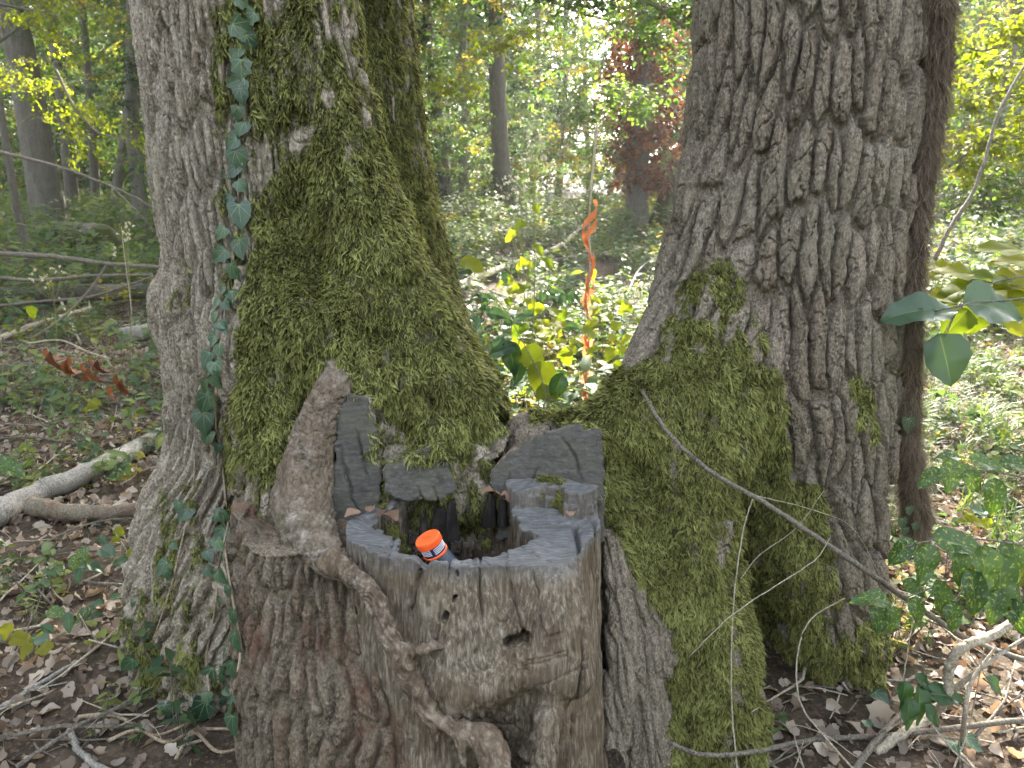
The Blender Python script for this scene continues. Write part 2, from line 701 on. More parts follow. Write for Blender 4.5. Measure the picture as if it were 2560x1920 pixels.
def wood_mat(name, dark, mid, light, streak=(150, 150, 9), top=None, rot=(0, 0, 0)):
    M = Mat(name)
    c = M.coord()
    n1 = M.noise(M.mapping(c, streak, rot=rot), 1.0, 6, .65, .35)
    n2 = M.noise(c, 8, 5, .62)
    co = M.ramp(n1, [(.3, dark), (.52, mid), (.72, light)])
    co = M.mix(M.ramp(n2, [(.45, 0.0), (.68, .55)]), co, tuple(np.array(mid) * np.array([.8, .66, .52])))
    co = M.mix(M.ramp(M.noise(M.mapping(c, (1, 1, 1), (2, 7, 3)), 16, 5, .65), [(.56, 0.0), (.74, .5)]), co, tuple(np.array(light) * 1.1))
    co = M.mix(M.ramp(M.noise(M.mapping(c, (11, 11, 3.2), (9, 2, 5)), 1.0, 5, .62, .6), [(.46, 0.0), (.64, .75)]), co, M.mix(1.0, co, (.50, .43, .36), 'MULTIPLY'))
    co = M.mix(M.ramp(M.noise(M.mapping(c, (14, 14, 6), (1, 8, 5)), 1.0, 5, .62, .6), [(.52, 0.0), (.68, .6)]), co, M.mix(1.0, co, (.95, .98, 1.05), 'MULTIPLY'))
    # end grain on the sawn top
    n4 = M.noise(M.mapping(c, (30, 260, 60), rot=(0, 0, .5)), 1.0, 5, .6, .2)
    cut = M.ramp(n4, [(.3, (.06, .06, .064)), (.55, (.135, .135, .14)), (.75, (.25, .25, .255))])
    cut = M.mix(M.ramp(M.noise(c, 14, 4, .6), [(.5, 0.0), (.7, .5)]), cut, (.07, .066, .06))
    co = M.mix(M.attr('cut'), co, cut)
    co = M.mix(M.attr('moss'), co, (.04, .045, .016))
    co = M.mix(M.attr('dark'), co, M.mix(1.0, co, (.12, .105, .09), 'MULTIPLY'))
    h = M.math('ADD', n1, M.math('MULTIPLY', n4, .6))
    return M.done(M.principled(co, .82, M.bump(h, .55, .004), .25))


M_WOOD = wood_mat('weathered_wood', (.040, .031, .023), (.150, .121, .090), (.37, .32, .26), (150, 150, 14))
M_ROOT = wood_mat('dry_root_wood', (.050, .037, .027), (.155, .12, .09), (.38, .33, .275), (70, 70, 40))
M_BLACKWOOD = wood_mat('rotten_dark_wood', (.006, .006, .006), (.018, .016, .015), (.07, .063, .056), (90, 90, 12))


def saw_mat():
    """sawn face: grey weathered wood with fine saw marks, cracks and algae tint"""
    M = Mat('sawn_wood')
    c = M.coord()
    n1 = M.noise(M.mapping(c, (60, 60, 150), rot=(0, .7, 0)), 1.0, 6, .7, .3)
    n2 = M.noise(c, 13, 5, .65)
    co = M.ramp(n1, [(.3, (.040, .037, .034)), (.55, (.085, .080, .074)), (.75, (.155, .15, .14))])
    co = M.mix(M.ramp(n2, [(.42, 0.0), (.7, .65)]), co, (.115, .108, .082))
    co = M.mix(M.ramp(M.noise(M.mapping(c, (1, 1, 1), (4, 4, 1)), 30, 6, .7), [(.55, 0.0), (.7, .6)]), co, (.03, .027, .024))
    return M.done(M.principled(co, .8, M.bump(n1, .2, .003), .3))


M_SAWN = saw_mat()
MOSS_STOPS = [(0.0, (.040, .038, .015)), (.25, (.092, .100, .030)), (.6, (.195, .212, .064)), (1.0, (.40, .41, .15))]
M_MOSS = leaf_mat('moss', MOSS_STOPS, .3, (1.2, 1.15, .5), .8, .15, patch=(9, (.62, .60, .55)))


# ------------------------------------------------------------------ moss tufts
def moss_tuft(n, seed, L=.013):
    g = np.random.default_rng(seed)
    V, F, S = [], [], []
    for _ in range(n):
        a = g.uniform(0, 2 * np.pi)
        lean = g.uniform(.1, .95)
        d = np.array([np.cos(a) * lean, np.sin(a) * lean - .55, 1.0])
        d /= np.linalg.norm(d)
        ln = L * g.uniform(.6, 1.35)
        w = g.uniform(.0008, .0016)
        p = np.array([g.uniform(-.007, .007), g.uniform(-.007, .007), -.002])
        side = np.cross(d, [0.2, -1, .3])
        side /= np.linalg.norm(side)
        sag = np.array([g.uniform(-.3, .3), -g.uniform(.5, 1.1), -.25])
        b = len(V)
        for k, t in enumerate((0, .45, .8)):
            q = p + d * ln * t + sag * ln * t * t * .8
            ww = w * (1.0, 1.25, .8)[k]
            V += [q - side * ww, q + side * ww]
        V.append(p + d * ln + sag * ln * .85)
        F += [(b, b + 1, b + 3, b + 2), (b + 2, b + 3, b + 5, b + 4), (b + 4, b + 5, b + 6, b + 6)]
        sh = g.uniform(0, 1)
        S += [sh * .3] * 2 + [sh * .7] * 2 + [min(1, sh + .2)] * 3
    return quads_to_mesh('moss_tuft', V, F, M_MOSS, True, {'shade': S})


MOSS_PROTO = proto_collection('moss_tufts', [moss_tuft(7 + i % 3, 100 + i, .0085 + .0018 * (i % 4)) for i in range(8)])


def scatter_moss(name, V, Q, N, mask, count, parent, size=(.8, 1.5)):
    """tufts on the surface where mask asks for them, hanging downhill"""
    p = mask[Q].mean(1)
    A = np.linalg.norm(np.cross(V[Q[:, 2]] - V[Q[:, 0]], V[Q[:, 3]] - V[Q[:, 1]]), axis=1)
    # sides turned well away from the open front need fewer
    w = A * np.clip(p - .15, 0, 1)
    w = w / w.sum()
    f = rng.choice(len(Q), count, p=w)
    u, v = rng.random(count), rng.random(count)
    P = (V[Q[f, 0]] * ((1 - u) * (1 - v))[:, None] + V[Q[f, 1]] * (u * (1 - v))[:, None] + V[Q[f, 2]] * (u * v)[:, None] + V[Q[f, 3]] * ((1 - u) * v)[:, None])
    n = N[Q[f]].mean(1)
    n = n + rng.normal(0, .22, n.shape)
    n /= np.linalg.norm(n, axis=1)[:, None]
    down = np.array([0, 0, -1.0]) - n * (-n[:, 2:3])
    down += rng.normal(0, .3, down.shape) + 1e-4
    down -= n * (down * n).sum(1)[:, None]
    down /= np.linalg.norm(down, axis=1)[:, None]
    Yv = -down
    X = np.cross(Yv, n)
    s = rng.uniform(size[0], size[1], count) * (.5 + .6 * p[f])
    return scatter(name, P, euler_of(X, Yv, n), s, MOSS_PROTO, parent)


# ================================================================== the fused old oaks
def stem(rows, Y):
    out = []
    for vy, l, r_ in rows:
        c = at((l + r_) / 2, vy, Y)
        rad = (r_ - l) / 2 * SV / FPX * depth_of(vy, Y) * .985
        out.append((*c, rad))
    return out


STEM_L = stem([(-330, 268, 712), (0, 293, 730), (150, 312, 744), (300, 328, 765), (450, 348, 790), (560, 358, 815), (660, 352, 830), (800, 368, 830), (950, 370, 800),
               (1050, 358, 760), (1150, 334, 730), (1300, 285, 715), (1450, 226, 705), (1600, 168, 690), (1800, 110, 680)], 2.40)
STEM_B = stem([(-330, 680, 868), (0, 690, 890), (150, 700, 908), (300, 712, 923), (430, 722, 943), (550, 735, 972), (680, 750, 1005), (790, 760, 1045), (885, 770, 1098), (1000, 700, 1150), (1200, 600, 1250)], 2.75)
STEM_R = stem([(-330, 1517, 2012), (0, 1502, 2000), (100, 1493, 1993), (250, 1479, 1981), (400, 1467, 1966), (520, 1457, 1953), (620, 1452, 1948), (700, 1448, 1945), (800, 1450, 1944), (950, 1470, 1944),
               (1150, 1510, 1950), (1300, 1560, 1962), (1420, 1590, 1985), (1550, 1590, 2010), (1750, 1560, 2060)], 2.42)


def ch(*rows):
    return [(*at(vx, vy, Y), r) for vx, vy, Y, r in rows]


L_PARTS = [
    (STEM_L, .0), (STEM_B, .10),
    # mossy ridge running down to the saddle, bulge over the callus
    (ch((690, -300, 2.22, .085), (700, 100, 2.2, .10), (745, 350, 2.16, .115), (800, 520, 2.12, .13), (860, 660, 2.07, .135), (930, 780, 2.02, .125), (1000, 855, 1.99, .10), (1075, 930, 2.0, .09), (1130, 950, 2.02, .085)), .10),
    (ch((620, 640, 2.12, .12), (700, 730, 2.02, .13), (800, 800, 1.97, .115), (880, 870, 1.95, .09), (930, 950, 1.92, .07)), .10),
    (ch((560, 760, 2.1, .14), (590, 880, 2.0, .13), (600, 1000, 1.92, .12), (600, 1120, 1.87, .12), (590, 1250, 1.9, .13)), .08),
    (ch((930, 830, 2.0, .09), (960, 930, 1.92, .09), (940, 980, 1.9, .075), (1010, 990, 1.93, .07)), .05),
    # root flares to the ground
    (ch((410, 1130, 2.15, .16), (315, 1370, 2.13, .18), (205, 1530, 2.16, .17), (90, 1650, 2.26, .14)), .14),
    (ch((470, 1250, 2.05, .15), (470, 1450, 2.0, .16), (460, 1620, 2.0, .16)), .12),
    # burl on the left edge
    (ch((366, 655, 2.33, .055), (368, 700, 2.33, .05)), .07),
    # the mass behind the stump
    (ch((800, 940, 1.98, .13), (820, 1040, 1.97, .165), (840, 1140, 2.03, .19), (850, 1350, 2.06, .22)), .08),
    (ch((960, 1050, 1.97, .14), (1060, 1040, 2.0, .13), (1060, 1140, 2.04, .17), (1060, 1300, 2.08, .2)), .06),
]
R_PARTS = [
    (STEM_R, .0),
    (ch((1545, 420, 2.3, .10), (1520, 600, 2.27, .14), (1490, 730, 2.2, .16), (1425, 850, 2.1, .15), (1340, 925, 2.0, .105), (1250, 945, 1.98, .08), (1150, 948, 1.99, .075)), .12),
    (ch((1560, 820, 2.15, .17), (1510, 950, 2.05, .16), (1490, 1080, 1.97, .145), (1495, 1220, 1.91, .14), (1530, 1380, 1.85, .135), (1548, 1520, 1.80, .135), (1550, 1680, 1.77, .15)), .10),
    (ch((1352, 1120, 1.91, .06), (1364, 1250, 1.85, .075), (1378, 1400, 1.80, .09), (1384, 1550, 1.76, .10), (1380, 1750, 1.72, .12)), .08),
    (ch((1322, 1160, 1.82, .030), (1334, 1300, 1.755, .035), (1345, 1430, 1.70, .040), (1328, 1550, 1.645, .046), (1305, 1720, 1.59, .055)), .025),
    (ch((1720, 1150, 2.16, .13), (1800, 1330, 2.13, .14), (1830, 1480, 2.13, .14)), .12),
    (ch((1900, 1220, 2.3, .17), (1975, 1390, 2.28, .16), (2060, 1500, 2.3, .13)), .12),
    (ch((1220, 1050, 1.99, .165), (1240, 1100, 2.0, .17), (1260, 1300, 2.06, .2)), .06),
]
# sawn faces: outline traced on a plane; the stub runs back into the trunk
def sawn(outline, o, n):
    n = np.array(n, float)
    n /= np.linalg.norm(n)
    e1 = np.cross([0, 0, 1.0], n)
    e1 /= np.linalg.norm(e1)
    e2 = np.cross(n, e1)
    c = np.array([0, 0, CAM_H])
    pts = []
    for vx, vy in outline:
        d = at(vx, vy, 1.0) - c
        p = c + d * (((o - c) @ n) / (d @ n))
        pts.append((float((p - o) @ e1), float((p - o) @ e2)))
    return pts, o, n, e1, e2


STUBS_L = [sawn([(717, 1071), (724, 950), (733, 881), (760, 848), (790, 858), (815, 930), (822, 1040), (818, 1170), (712, 1170)], at(775, 1000, 1.80), (.15, -1, .12)),
           sawn([(826, 1018), (873, 980), (955, 955), (978, 1025), (985, 1060), (950, 1078), (880, 1082), (830, 1066)], at(900, 1050, 1.775), (.02, -1, .25))]
STUBS_R = [sawn([(1055, 1030), (1090, 990), (1147, 950), (1203, 921), (1244, 912), (1275, 927), (1300, 931), (1306, 1000), (1306, 1170), (1075, 1170), (1055, 1080)], at(1190, 1020, 1.825), (-.12, -1, .22))]


def poly_d(x, y, pts):
    d, _ = dist_polyline(x, y, pts + pts[:1])
    return np.where(in_poly(x, y, pts), -d, d)


def stub_parts(P, st):
    pts, o, n, e1, e2 = st
    q = P - o
    a, b = q @ e1, q @ e2
    jag = .007 * vnoise(a * 45, b * 45, None, 5) + .003 * vnoise(a * 130, b * 130, None, 6)
    return poly_d(a, b, pts) + jag, q @ n + .004 * vnoise(a * 14, b * 14, None, 8)


def f_tree(parts, stubs):
    def f(P):
        P = np.asarray(P, np.float32)
        d = chain_sdf(P, parts[0][0])
        for c, k in parts[1:]:
            d = smin(d, chain_sdf(P, c), k)
        d = d + np.float32(.006) * vnoise(P[:, 0] * 9, P[:, 1] * 9, P[:, 2] * 5, 3)
        for st in stubs:
            near = (np.abs(P[:, 0] - st[1][0]) < .3) & (np.abs(P[:, 2] - st[1][2]) < .3) & (P[:, 1] < 2.2)
            pd, pl = stub_parts(P[near], st)
            e = np.maximum(d[near], -np.maximum(pd, -pl))          # the saw took away what stood before the face
            d[near] = np.minimum(e, np.maximum(np.maximum(pd, pl), -.25 - pl))
        return d
    return f


def axis_uv(P, chain, Rref):
    c = np.array(sorted(chain, key=lambda q: q[2]))
    ax = np.interp(P[:, 2], c[:, 2], c[:, 0])
    ay = np.interp(P[:, 2], c[:, 2], c[:, 1])
    th = np.arctan2(P[:, 0] - ax, -(P[:, 1] - ay))
    return th * Rref, P[:, 2]


def bark_plates(u, v, w, h, seed, amp, sharp=.12, wave=.3, lo=.05, jit=.8):
    """long plates parted by steep furrows, with cross cracks; returns displacement and plate tint"""
    uu = u + wave * w * vnoise(u / w * .35, v / h * .9, None, seed) + .45 * wave * w * fbm(u / w * 1.3, v / h * 4.5, None, seed + 5, 3)
    vv = v + .3 * h * vnoise(u / w * 1.4, v / h * .8, None, seed + 9)
    f1, f2, idn = worley(uu / w, vv / h, seed, jit)
    e = f2 - f1 + .05 * fbm(u / w * 4, v / h * 14, None, seed + 8, 3)
    g = sstep(lo, lo + sharp, e)
    soft = sstep(lo, lo + .55, e)
    f1b, f2b, idb = worley(uu / (w * .55) + .3, vv / (h * .30), seed + 31, .95)
    e2 = f2b - f1b + .06 * vnoise(u / w * 6, v / h * 20, None, seed + 2)
    g2 = sstep(0.01, .10, e2)
    d = amp * (.72 * g + .28 * soft - 1) + amp * .34 * (idn - .5) * g + amp * .30 * (g2 - 1) * g * sstep(.35, .6, idb)
    d = d + amp * .16 * fbm(uu / w * 5, vv / h * 9, None, seed + 3, 4, .65)
    return d, idn


def moss_mask(P, polys, seed):
    vx, vy = to_v(P)
    wx = 26 * fbm(P[:, 0] * 14, P[:, 1] * 14, P[:, 2] * 14, seed, 4)
    wy = 34 * fbm(P[:, 0] * 14, P[:, 1] * 14, P[:, 2] * 14, seed + 50, 4)
    m = np.zeros(len(P))
    for poly, val in polys:
        m = np.maximum(m, np.where(in_poly(vx + wx, vy + wy, poly), val, 0))
    n = fbm(P[:, 0] * 26, P[:, 1] * 26, P[:, 2] * 9, seed + 7, 5, .65) * .85 + .5
    big = vnoise(P[:, 0] * 7, P[:, 1] * 7, P[:, 2] * 4, seed + 90)
    m = m * (1 + .16 * big)
    return np.clip(sstep(1 - m - .16, 1 - m + .24, n) * (m > 0), 0, 1), vx, vy


def build_tree(parts, stubs, lo, hi, clip, h=.006):
    f = f_tree(parts, stubs)
    V, Q = surface_nets(f, lo, hi, h)
    keep = clip(V[Q].mean(1))
    Q = Q[keep]
    used = np.unique(Q)
    mp = np.full(len(V), -1)
    mp[used] = np.arange(len(used))
    V, Q = V[used], mp[Q]
    N = vert_normals(V, Q)
    c = V[Q].mean(1)
    to_cam = np.array([0, 0, CAM_H]) - c
    to_cam /= np.linalg.norm(to_cam, axis=1)[:, None]
    front = (N[Q].mean(1) * to_cam).sum(1) > -.2
    V, Q = refine(V, Q, front)
    flat = cut_face(V, stubs, .005)
    W = relax(V, Q, 2)
    V = np.where(flat[:, None] > .5, V, W)
    return f, V, Q, vert_normals(V, Q)


SADDLE_X = at(1085, 950, 2.0)[0]


def clip_l(c):
    return c[:, 0] < SADDLE_X + .02 * np.sin(c[:, 2] * 40)


def clip_r(c):
    return c[:, 0] >= SADDLE_X - .012 + .02 * np.sin(c[:, 2] * 40)


def cut_face(V, stubs, pad=.004):
    m = np.zeros(len(V))
    for st in stubs:
        pd, pl = stub_parts(V, st)
        m = np.maximum(m, (np.abs(pl) < pad + .002) & (pd < .004))
    return m


def split_cut(name_a, name_b, V, Q, cut, mat_a, mat_b, attrs, root, n2=None):
    fc = cut[Q].mean(1) > .5
    out = []
    for nm, sel, mt in ((name_a, ~fc, mat_a), (name_b, fc, mat_b)):
        q = Q[sel]
        us = np.unique(q)
        mp = np.full(len(V), -1)
        mp[us] = np.arange(len(us))
        me = mesh_np(nm, V[us], mp[q], mt, {k: a[us] for k, a in attrs.items()})
        out.append(rebase(link(nm, me), root))
    return out


def saw_cracks(V, stubs, lines, depth=.012):
    d = np.zeros(len(V))
    for ln, w in lines:
        pts = [tuple(at(x, y, 1.81)[[0, 2]]) for x, y in ln]
        q, t = dist_polyline(V[:, 0] + .004 * vnoise(V[:, 2] * 55, V[:, 0] * 55), V[:, 2], pts)
        d -= depth * np.exp(-(q / w) ** 2) * np.sin(np.pi * np.clip(t * .9 + .08, 0, 1))
    return d


# ---------------- twin-stemmed mossy oak
f, V, Q, N = build_tree(L_PARTS, STUBS_L, (-1.15, 1.66, -.12), (.06, 3.25, 2.32), clip_l)
cutL = cut_face(V, STUBS_L)
dl, db = chain_sdf(V.astype(np.float32), STEM_L), chain_sdf(V.astype(np.float32), STEM_B)
back = (db < dl) & (V[:, 1] > 2.45)
uL, vL = axis_uv(V, STEM_L, .36)
uB, vB = axis_uv(V, STEM_B, .25)
u = np.where(back, uB + 7, uL)
d1, id1 = bark_plates(u, vL, .026, .18, 11, .030, .20, .35, .12)
d2, id2 = bark_plates(u, vL, .034, .15, 12, .030, .20, .5, .09)
vxp, vyp = to_v(V)
low = sstep(1080, 1350, vyp)
moss_polys_L = [
    ([(500, -400), (505, 0), (545, 250), (548, 480), (760, 480), (760, -400)], .56),
    ([(548, 430), (533, 600), (505, 740), (495, 900), (520, 985), (600, 1000), (650, 930), (690, 850), (760, 850), (840, 900), (900, 990), (980, 1020), (1060, 960), (1130, 900), (1000, 700), (930, 400), (800, 300), (745, 150), (640, 330)], .90),
    ([(700, -400), (745, 500), (900, 820), (1150, 920), (960, 350), (920, -400)], .68),
    ([(460, 0), (520, 0), (520, 480), (480, 700), (460, 500)], .45),
    ([(350, 1050), (330, 1240), (430, 1250), (430, 1030)], .42),
    ([(250, 1290), (420, 1200), (480, 1500), (230, 1520)], .38),
    ([(480, 900), (600, 950), (580, 1180), (500, 1150)], .48),
    ([(370, 560), (410, 560), (410, 660), (370, 660)], .4),
    ([(870, 950), (1040, 920), (1040, 1010), (860, 1010)], .9),
    ([(800, 1030), (1080, 1000), (1080, 1150), (800, 1150)], .62),
    ([(800, 850), (900, 850), (850, 1000), (800, 1000)], .45),
]
mossL, vxp, vyp = moss_mask(V, moss_polys_L, 21)
over = ((vyp < 1000 + 14 * vnoise(vxp / 12, vyp / 40)) & (vxp > 845)) | ((vxp > 792 + 10 * vnoise(vyp / 14, vxp / 40)) & (vxp < 845) & (vyp < 1010))
mossL = np.where(cutL > .5, np.where(over, np.maximum(mossL, .55), 0), mossL)
disp = d1 * (1 - low) + d2 * low
disp = disp * (1 - .35 * mossL) + .010 * mossL * fbm(V[:, 0] * 24, V[:, 1] * 24, V[:, 2] * 13, 61, 4, .6)
cracksL = [([(735, 960), (750, 1010), (765, 1070), (790, 1120)], .0035), ([(770, 930), (785, 985), (800, 1060)], .003), ([(905, 1040), (925, 1080), (945, 1110)], .003), ([(850, 1075), (880, 1095), (900, 1110)], .003), ([(940, 1040), (960, 1090)], .0025)]
disp = np.where(cutL > .5, .0015 * fbm(V[:, 0] * 30, V[:, 2] * 120, None, 4, 3) + saw_cracks(V, STUBS_L, cracksL), disp)
VL = V + N * disp[:, None]
NL = N
root_oak = thing('oak_tree', (-.62, 2.4, 0), 'big twin-stemmed oak with pale ridged bark, thick green moss and a climbing ivy strand', 'tree')
split_cut('trunk', 'sawn_face', VL, Q, cutL, M_BARK_PALE, M_SAWN, {'moss': mossL * .9, 'plate': np.where(low > .5, id2, id1)}, root_oak)
scat = scatter_moss('moss', VL, Q, N, mossL, 97000, root_oak)
rebase(scat, root_oak)

# callus roll round the old saw cut
CALLUS = ch((735, 770, 1.97, .05), (735, 815, 1.885, .046), (722, 845, 1.865, .050), (700, 890, 1.85, .056), (682, 950, 1.835, .062), (668, 1010, 1.81, .068), (656, 1080, 1.765, .074), (664, 1140, 1.70, .068), (693, 1188, 1.625, .050), (725, 1222, 1.563, .034), (752, 1240, 1.528, .022))


def f_callus(P):
    P = np.asarray(P, np.float32)
    d = chain_sdf(P, CALLUS)
    d = smin(d, chain_sdf(P, ch((628, 1030, 1.93, .07), (612, 1100, 1.89, .09), (628, 1175, 1.83, .095))), .11)
    return d + .005 * vnoise(P[:, 0] * 16, P[:, 1] * 16, P[:, 2] * 12, 8) + .002 * vnoise(P[:, 0] * 50, P[:, 1] * 50, P[:, 2] * 40, 9)


V, Q = surface_nets(f_callus, (-.78, 1.40, .5), (-.28, 2.04, 1.22), .0045)
N = vert_normals(V, Q)
vx_, vy_ = to_v(V)
r_ = fbm(V[:, 0] * 60, V[:, 1] * 60, V[:, 2] * 45, 14, 4, .6)
f1, f2, _ = worley(V[:, 0] * 70 + 3 * vnoise(V[:, 0] * 20, V[:, 2] * 20), V[:, 2] * 45, 4)
V = V + N * (.0055 * r_ + .005 * (sstep(0, .25, f2 - f1) - 1) + .006 * fbm(V[:, 0] * 22, V[:, 1] * 22, V[:, 2] * 14, 36, 4))[:, None]
cm = np.clip(sstep(.1, .5, fbm(V[:, 0] * 18, V[:, 1] * 18, V[:, 2] * 18, 33)) * sstep(640, 560, vx_), 0, 1)
rebase(link('callus', mesh_np('callus', V, Q, M_CALLUS, {'moss': cm * .7})), root_oak)

# ---------------- grey furrowed oak
f, V, Q, N = build_tree(R_PARTS, STUBS_R, (-.12, 1.58, -.12), (1.15, 2.98, 2.32), clip_r)
cutR = cut_face(V, STUBS_R)
u, v = axis_uv(V, STEM_R, .36)
d1, id1 = bark_plates(u, v, .050, .23, 41, .036, .13, .3, .075)
vxp, vyp = to_v(V)
moss_polys_R = [
    ([(1500, 540), (1580, 560), (1650, 690), (1690, 830), (1480, 850), (1425, 760), (1450, 640)], .52),
    ([(1160, 860), (1400, 780), (1480, 760), (1600, 800), (1690, 800), (1700, 950), (1700, 1040), (1770, 1040), (1795, 1150), (1780, 1320), (1650, 1340), (1660, 1700), (1440, 1700), (1470, 1420), (1430, 1330), (1370, 1230), (1320, 1080), (1300, 930)], .76),
    ([(1330, 900), (1400, 960), (1480, 1200), (1500, 1350), (1430, 1330), (1350, 1180), (1310, 1080)], .98),
    ([(1660, 1180), (1800, 1200), (1850, 1330), (1940, 1400), (1950, 1480), (1660, 1480)], .62),
    ([(1850, 780), (1890, 780), (1890, 960), (1850, 960)], .42),
    ([(1900, 1280), (2000, 1260), (2020, 1420), (1930, 1420)], .5),
    ([(1150, 870), (1320, 870), (1320, 925), (1150, 905)], .85),
]
d3, id3 = bark_plates(V[:, 0] + .15 * V[:, 2], v, .030, .16, 43, .018, .22, .4, .06)
lowr = sstep(1120, 1220, vyp) * sstep(1470, 1420, vxp)
d1 = d1 * (1 - lowr) + d3 * lowr
mossR, vxp, vyp = moss_mask(V, moss_polys_R, 71)
mossR *= 1 - .97 * cutR
disp = d1 * (1 - .3 * mossR) * np.maximum(.55 + .45 * sstep(1300, 1500, vxp + .3 * (900 - vyp)), .8 * sstep(1150, 1280, vyp)) + .010 * mossR * fbm(V[:, 0] * 24, V[:, 1] * 24, V[:, 2] * 13, 62, 4, .6)
cracksR = [([(1215, 955), (1240, 985), (1250, 1015), (1255, 1040)], .0028), ([(1130, 1080), (1150, 1040), (1165, 1015)], .002), ([(1100, 1030), (1095, 1060), (1085, 1075)], .0022)]
disp = np.where(cutR > .5, .0012 * fbm(V[:, 0] * 30, V[:, 2] * 120, None, 4, 3) + saw_cracks(V, STUBS_R, cracksR), disp)
VR = V + N * disp[:, None]
NR = N
root_oak2 = thing('oak_tree', (.72, 2.42, 0), 'thick grey oak with deeply furrowed bark, mossy foot and a hairy vine up its side', 'tree')
split_cut('trunk', 'sawn_face', VR, Q, cutR, M_BARK_GREY, M_SAWN, {'moss': mossR * .9, 'plate': id1}, root_oak2)
scat = scatter_moss('moss', VR, Q, N, mossR * (cutR < .5), 80000, root_oak2)
rebase(scat, root_oak2)

# ================================================================== hollow stump between the oaks
SC = np.array([-.095, 1.655])


def zv(pts, z=.70):
    """plan outline traced on the rim level"""
    return [tuple(ground_at(x, y, z)[:2]) for x, y in pts]


def cr(pts):
    return [((800 + a * .40687) / SV, (1245 + b * .40687) / SV) for a, b in pts]


OPENING = zv(cr([(372, 85), (345, 150), (385, 205), (475, 250), (482, 312), (580, 335), (700, 362), (800, 376), (950, 354), (1140, 322), (1240, 302), (1325, 272), (1352, 218), (1285, 185), (1235, 165), (1200, 110), (1190, 40), (1100, -40), (900, -60), (600, -40), (450, 40)]))
STEP_R = zv(cr([(1100, -60), (1180, 55), (1480, 72), (1515, 118), (1650, 150), (1800, 130), (1800, -200), (1100, -200)]))
RECESS = [(1055, 1540), (1050, 1600), (1075, 1640), (1130, 1640), (1160, 1570), (1110, 1520)]


def f_stump(P):
    P = np.asarray(P, np.float32)
    x, y, z = P[:, 0], P[:, 1], P[:, 2]
    lowr = np.clip(.70 - z, 0, 1)
    rx = .297 + .03 * lowr + .05 * lowr ** 2
    ry = .190 + .13 * lowr
    a = np.arctan2(y - SC[1], x - SC[0])
    wob = 1 + .025 * vnoise(np.cos(a) * 2.2 + 5, np.sin(a) * 2.2, z * 1.6, 5) + .022 * vnoise(np.cos(a) * 6, np.sin(a) * 6, z * 3, 6) + .012 * vnoise(np.cos(a) * 16, np.sin(a) * 16, z * 2, 7)
    k = np.sqrt(((x - SC[0]) / (rx * wob)) ** 2 + ((y - SC[1]) / (ry * wob)) ** 2)
    d = (k - 1) * ry * 1.15
    # lumps on the front: brow, nose ridge, cheeks
    for c, kk in LUMPS:
        d = smin(d, chain_sdf(P, c), kk)
    ins = in_poly(x, y, STEP_R)
    ztop = .703 + .012 * vnoise(x * 9, y * 9, None, 2) + .0045 * vnoise(x * 30, y * 30, None, 3) + .052 * ins + .02 * ins * (x - .1) / .1
    ztop = ztop - .012 * np.exp(-((x + .09) / .12) ** 2) * (y < 1.56)
    ztop = ztop - .016 * np.exp(-((x + .185) / .012) ** 2) * (y < 1.56)
    d = np.maximum(d, z - ztop)
    # hollow
    q, _ = dist_polyline(x, y, OPENING + OPENING[:1])
    q = np.where(in_poly(x, y, OPENING), -q, q).astype(np.float32)
    q = q + .010 * vnoise(x * 34, y * 34, z * 3.5, 12) + .005 * vnoise(x * 90, y * 90, z * 9, 13)
    hole = np.maximum(q + .03 * np.clip(.62 - z, 0, .3), .06 - z)
    d = np.maximum(d, -hole)
    # knot hole and small beetle holes
    for (x0, y0), (x1, y1), r in KNOTS:
        A, B = at(x0, y0, 1.42), at(x1, y1, 1.42)
        kq, _ = dist_polyline(x, z, [(A[0], A[2]), (B[0], B[2])])
        d = np.maximum(d, -np.maximum(kq - r, y - (1.56 if r > .006 else 1.485)))
    return d


LUMPS = [(ch((1046, 1240, 1.482, .010), (1050, 1300, 1.468, .017), (1050, 1370, 1.45, .024)), .03),
         (ch((1000, 1290, 1.49, .035), (985, 1390, 1.455, .045), (960, 1470, 1.44, .05), (1000, 1540, 1.44, .05)), .06),
         (ch((1150, 1340, 1.475, .05), (1120, 1440, 1.435, .045), (1040, 1480, 1.42, .045)), .06),
         (ch((1200, 1250, 1.50, .05), (1230, 1450, 1.46, .06)), .08),
         (ch((1180, 1560, 1.42, .04), (1150, 1700, 1.39, .05)), .05)]
KNOTS = [((1096, 1392), (1134, 1376), .0125), ((984, 1258), (986, 1266), .0035), ((981, 1304), (978, 1312), .004), ((962, 1340), (958, 1352), .008), ((1330 / 1.3, 1560), (1040, 1600), .004)]
V, Q = surface_nets(f_stump, (-.52, 1.28, .0), (.32, 1.92, .80), .0036)
N = vert_normals(V, Q)
outer = V[:, 2] < .69
vx_, vy_ = to_v(V)
top = (N[:, 2] > .72) & (V[:, 2] > .64)
front = (N[:, 1] < .2) & ~top
fib = fbm(V[:, 0] * 160 + 4 * vnoise(V[:, 0] * 12, V[:, 2] * 12), V[:, 1] * 60, V[:, 2] * 9, 5, 4, .6)
dsp = .0030 * fib * (~top) + .006 * fbm(V[:, 0] * 26, V[:, 1] * 26, V[:, 2] * 15, 15, 4)
fc = np.abs(vnoise(V[:, 0] * 75 + 1.2 * vnoise(V[:, 0] * 14, V[:, 2] * 9), V[:, 2] * 3.2 + V[:, 1] * 20, None, 46))
dsp -= (~top) * .007 * np.exp(-(fc / .06) ** 2) * sstep(-.1, .35, vnoise(V[:, 0] * 11, V[:, 2] * 6, None, 47))
rough_low = sstep(1500, 1580, vy_) * sstep(960, 1040, vx_) * sstep(1180, 1120, vx_)
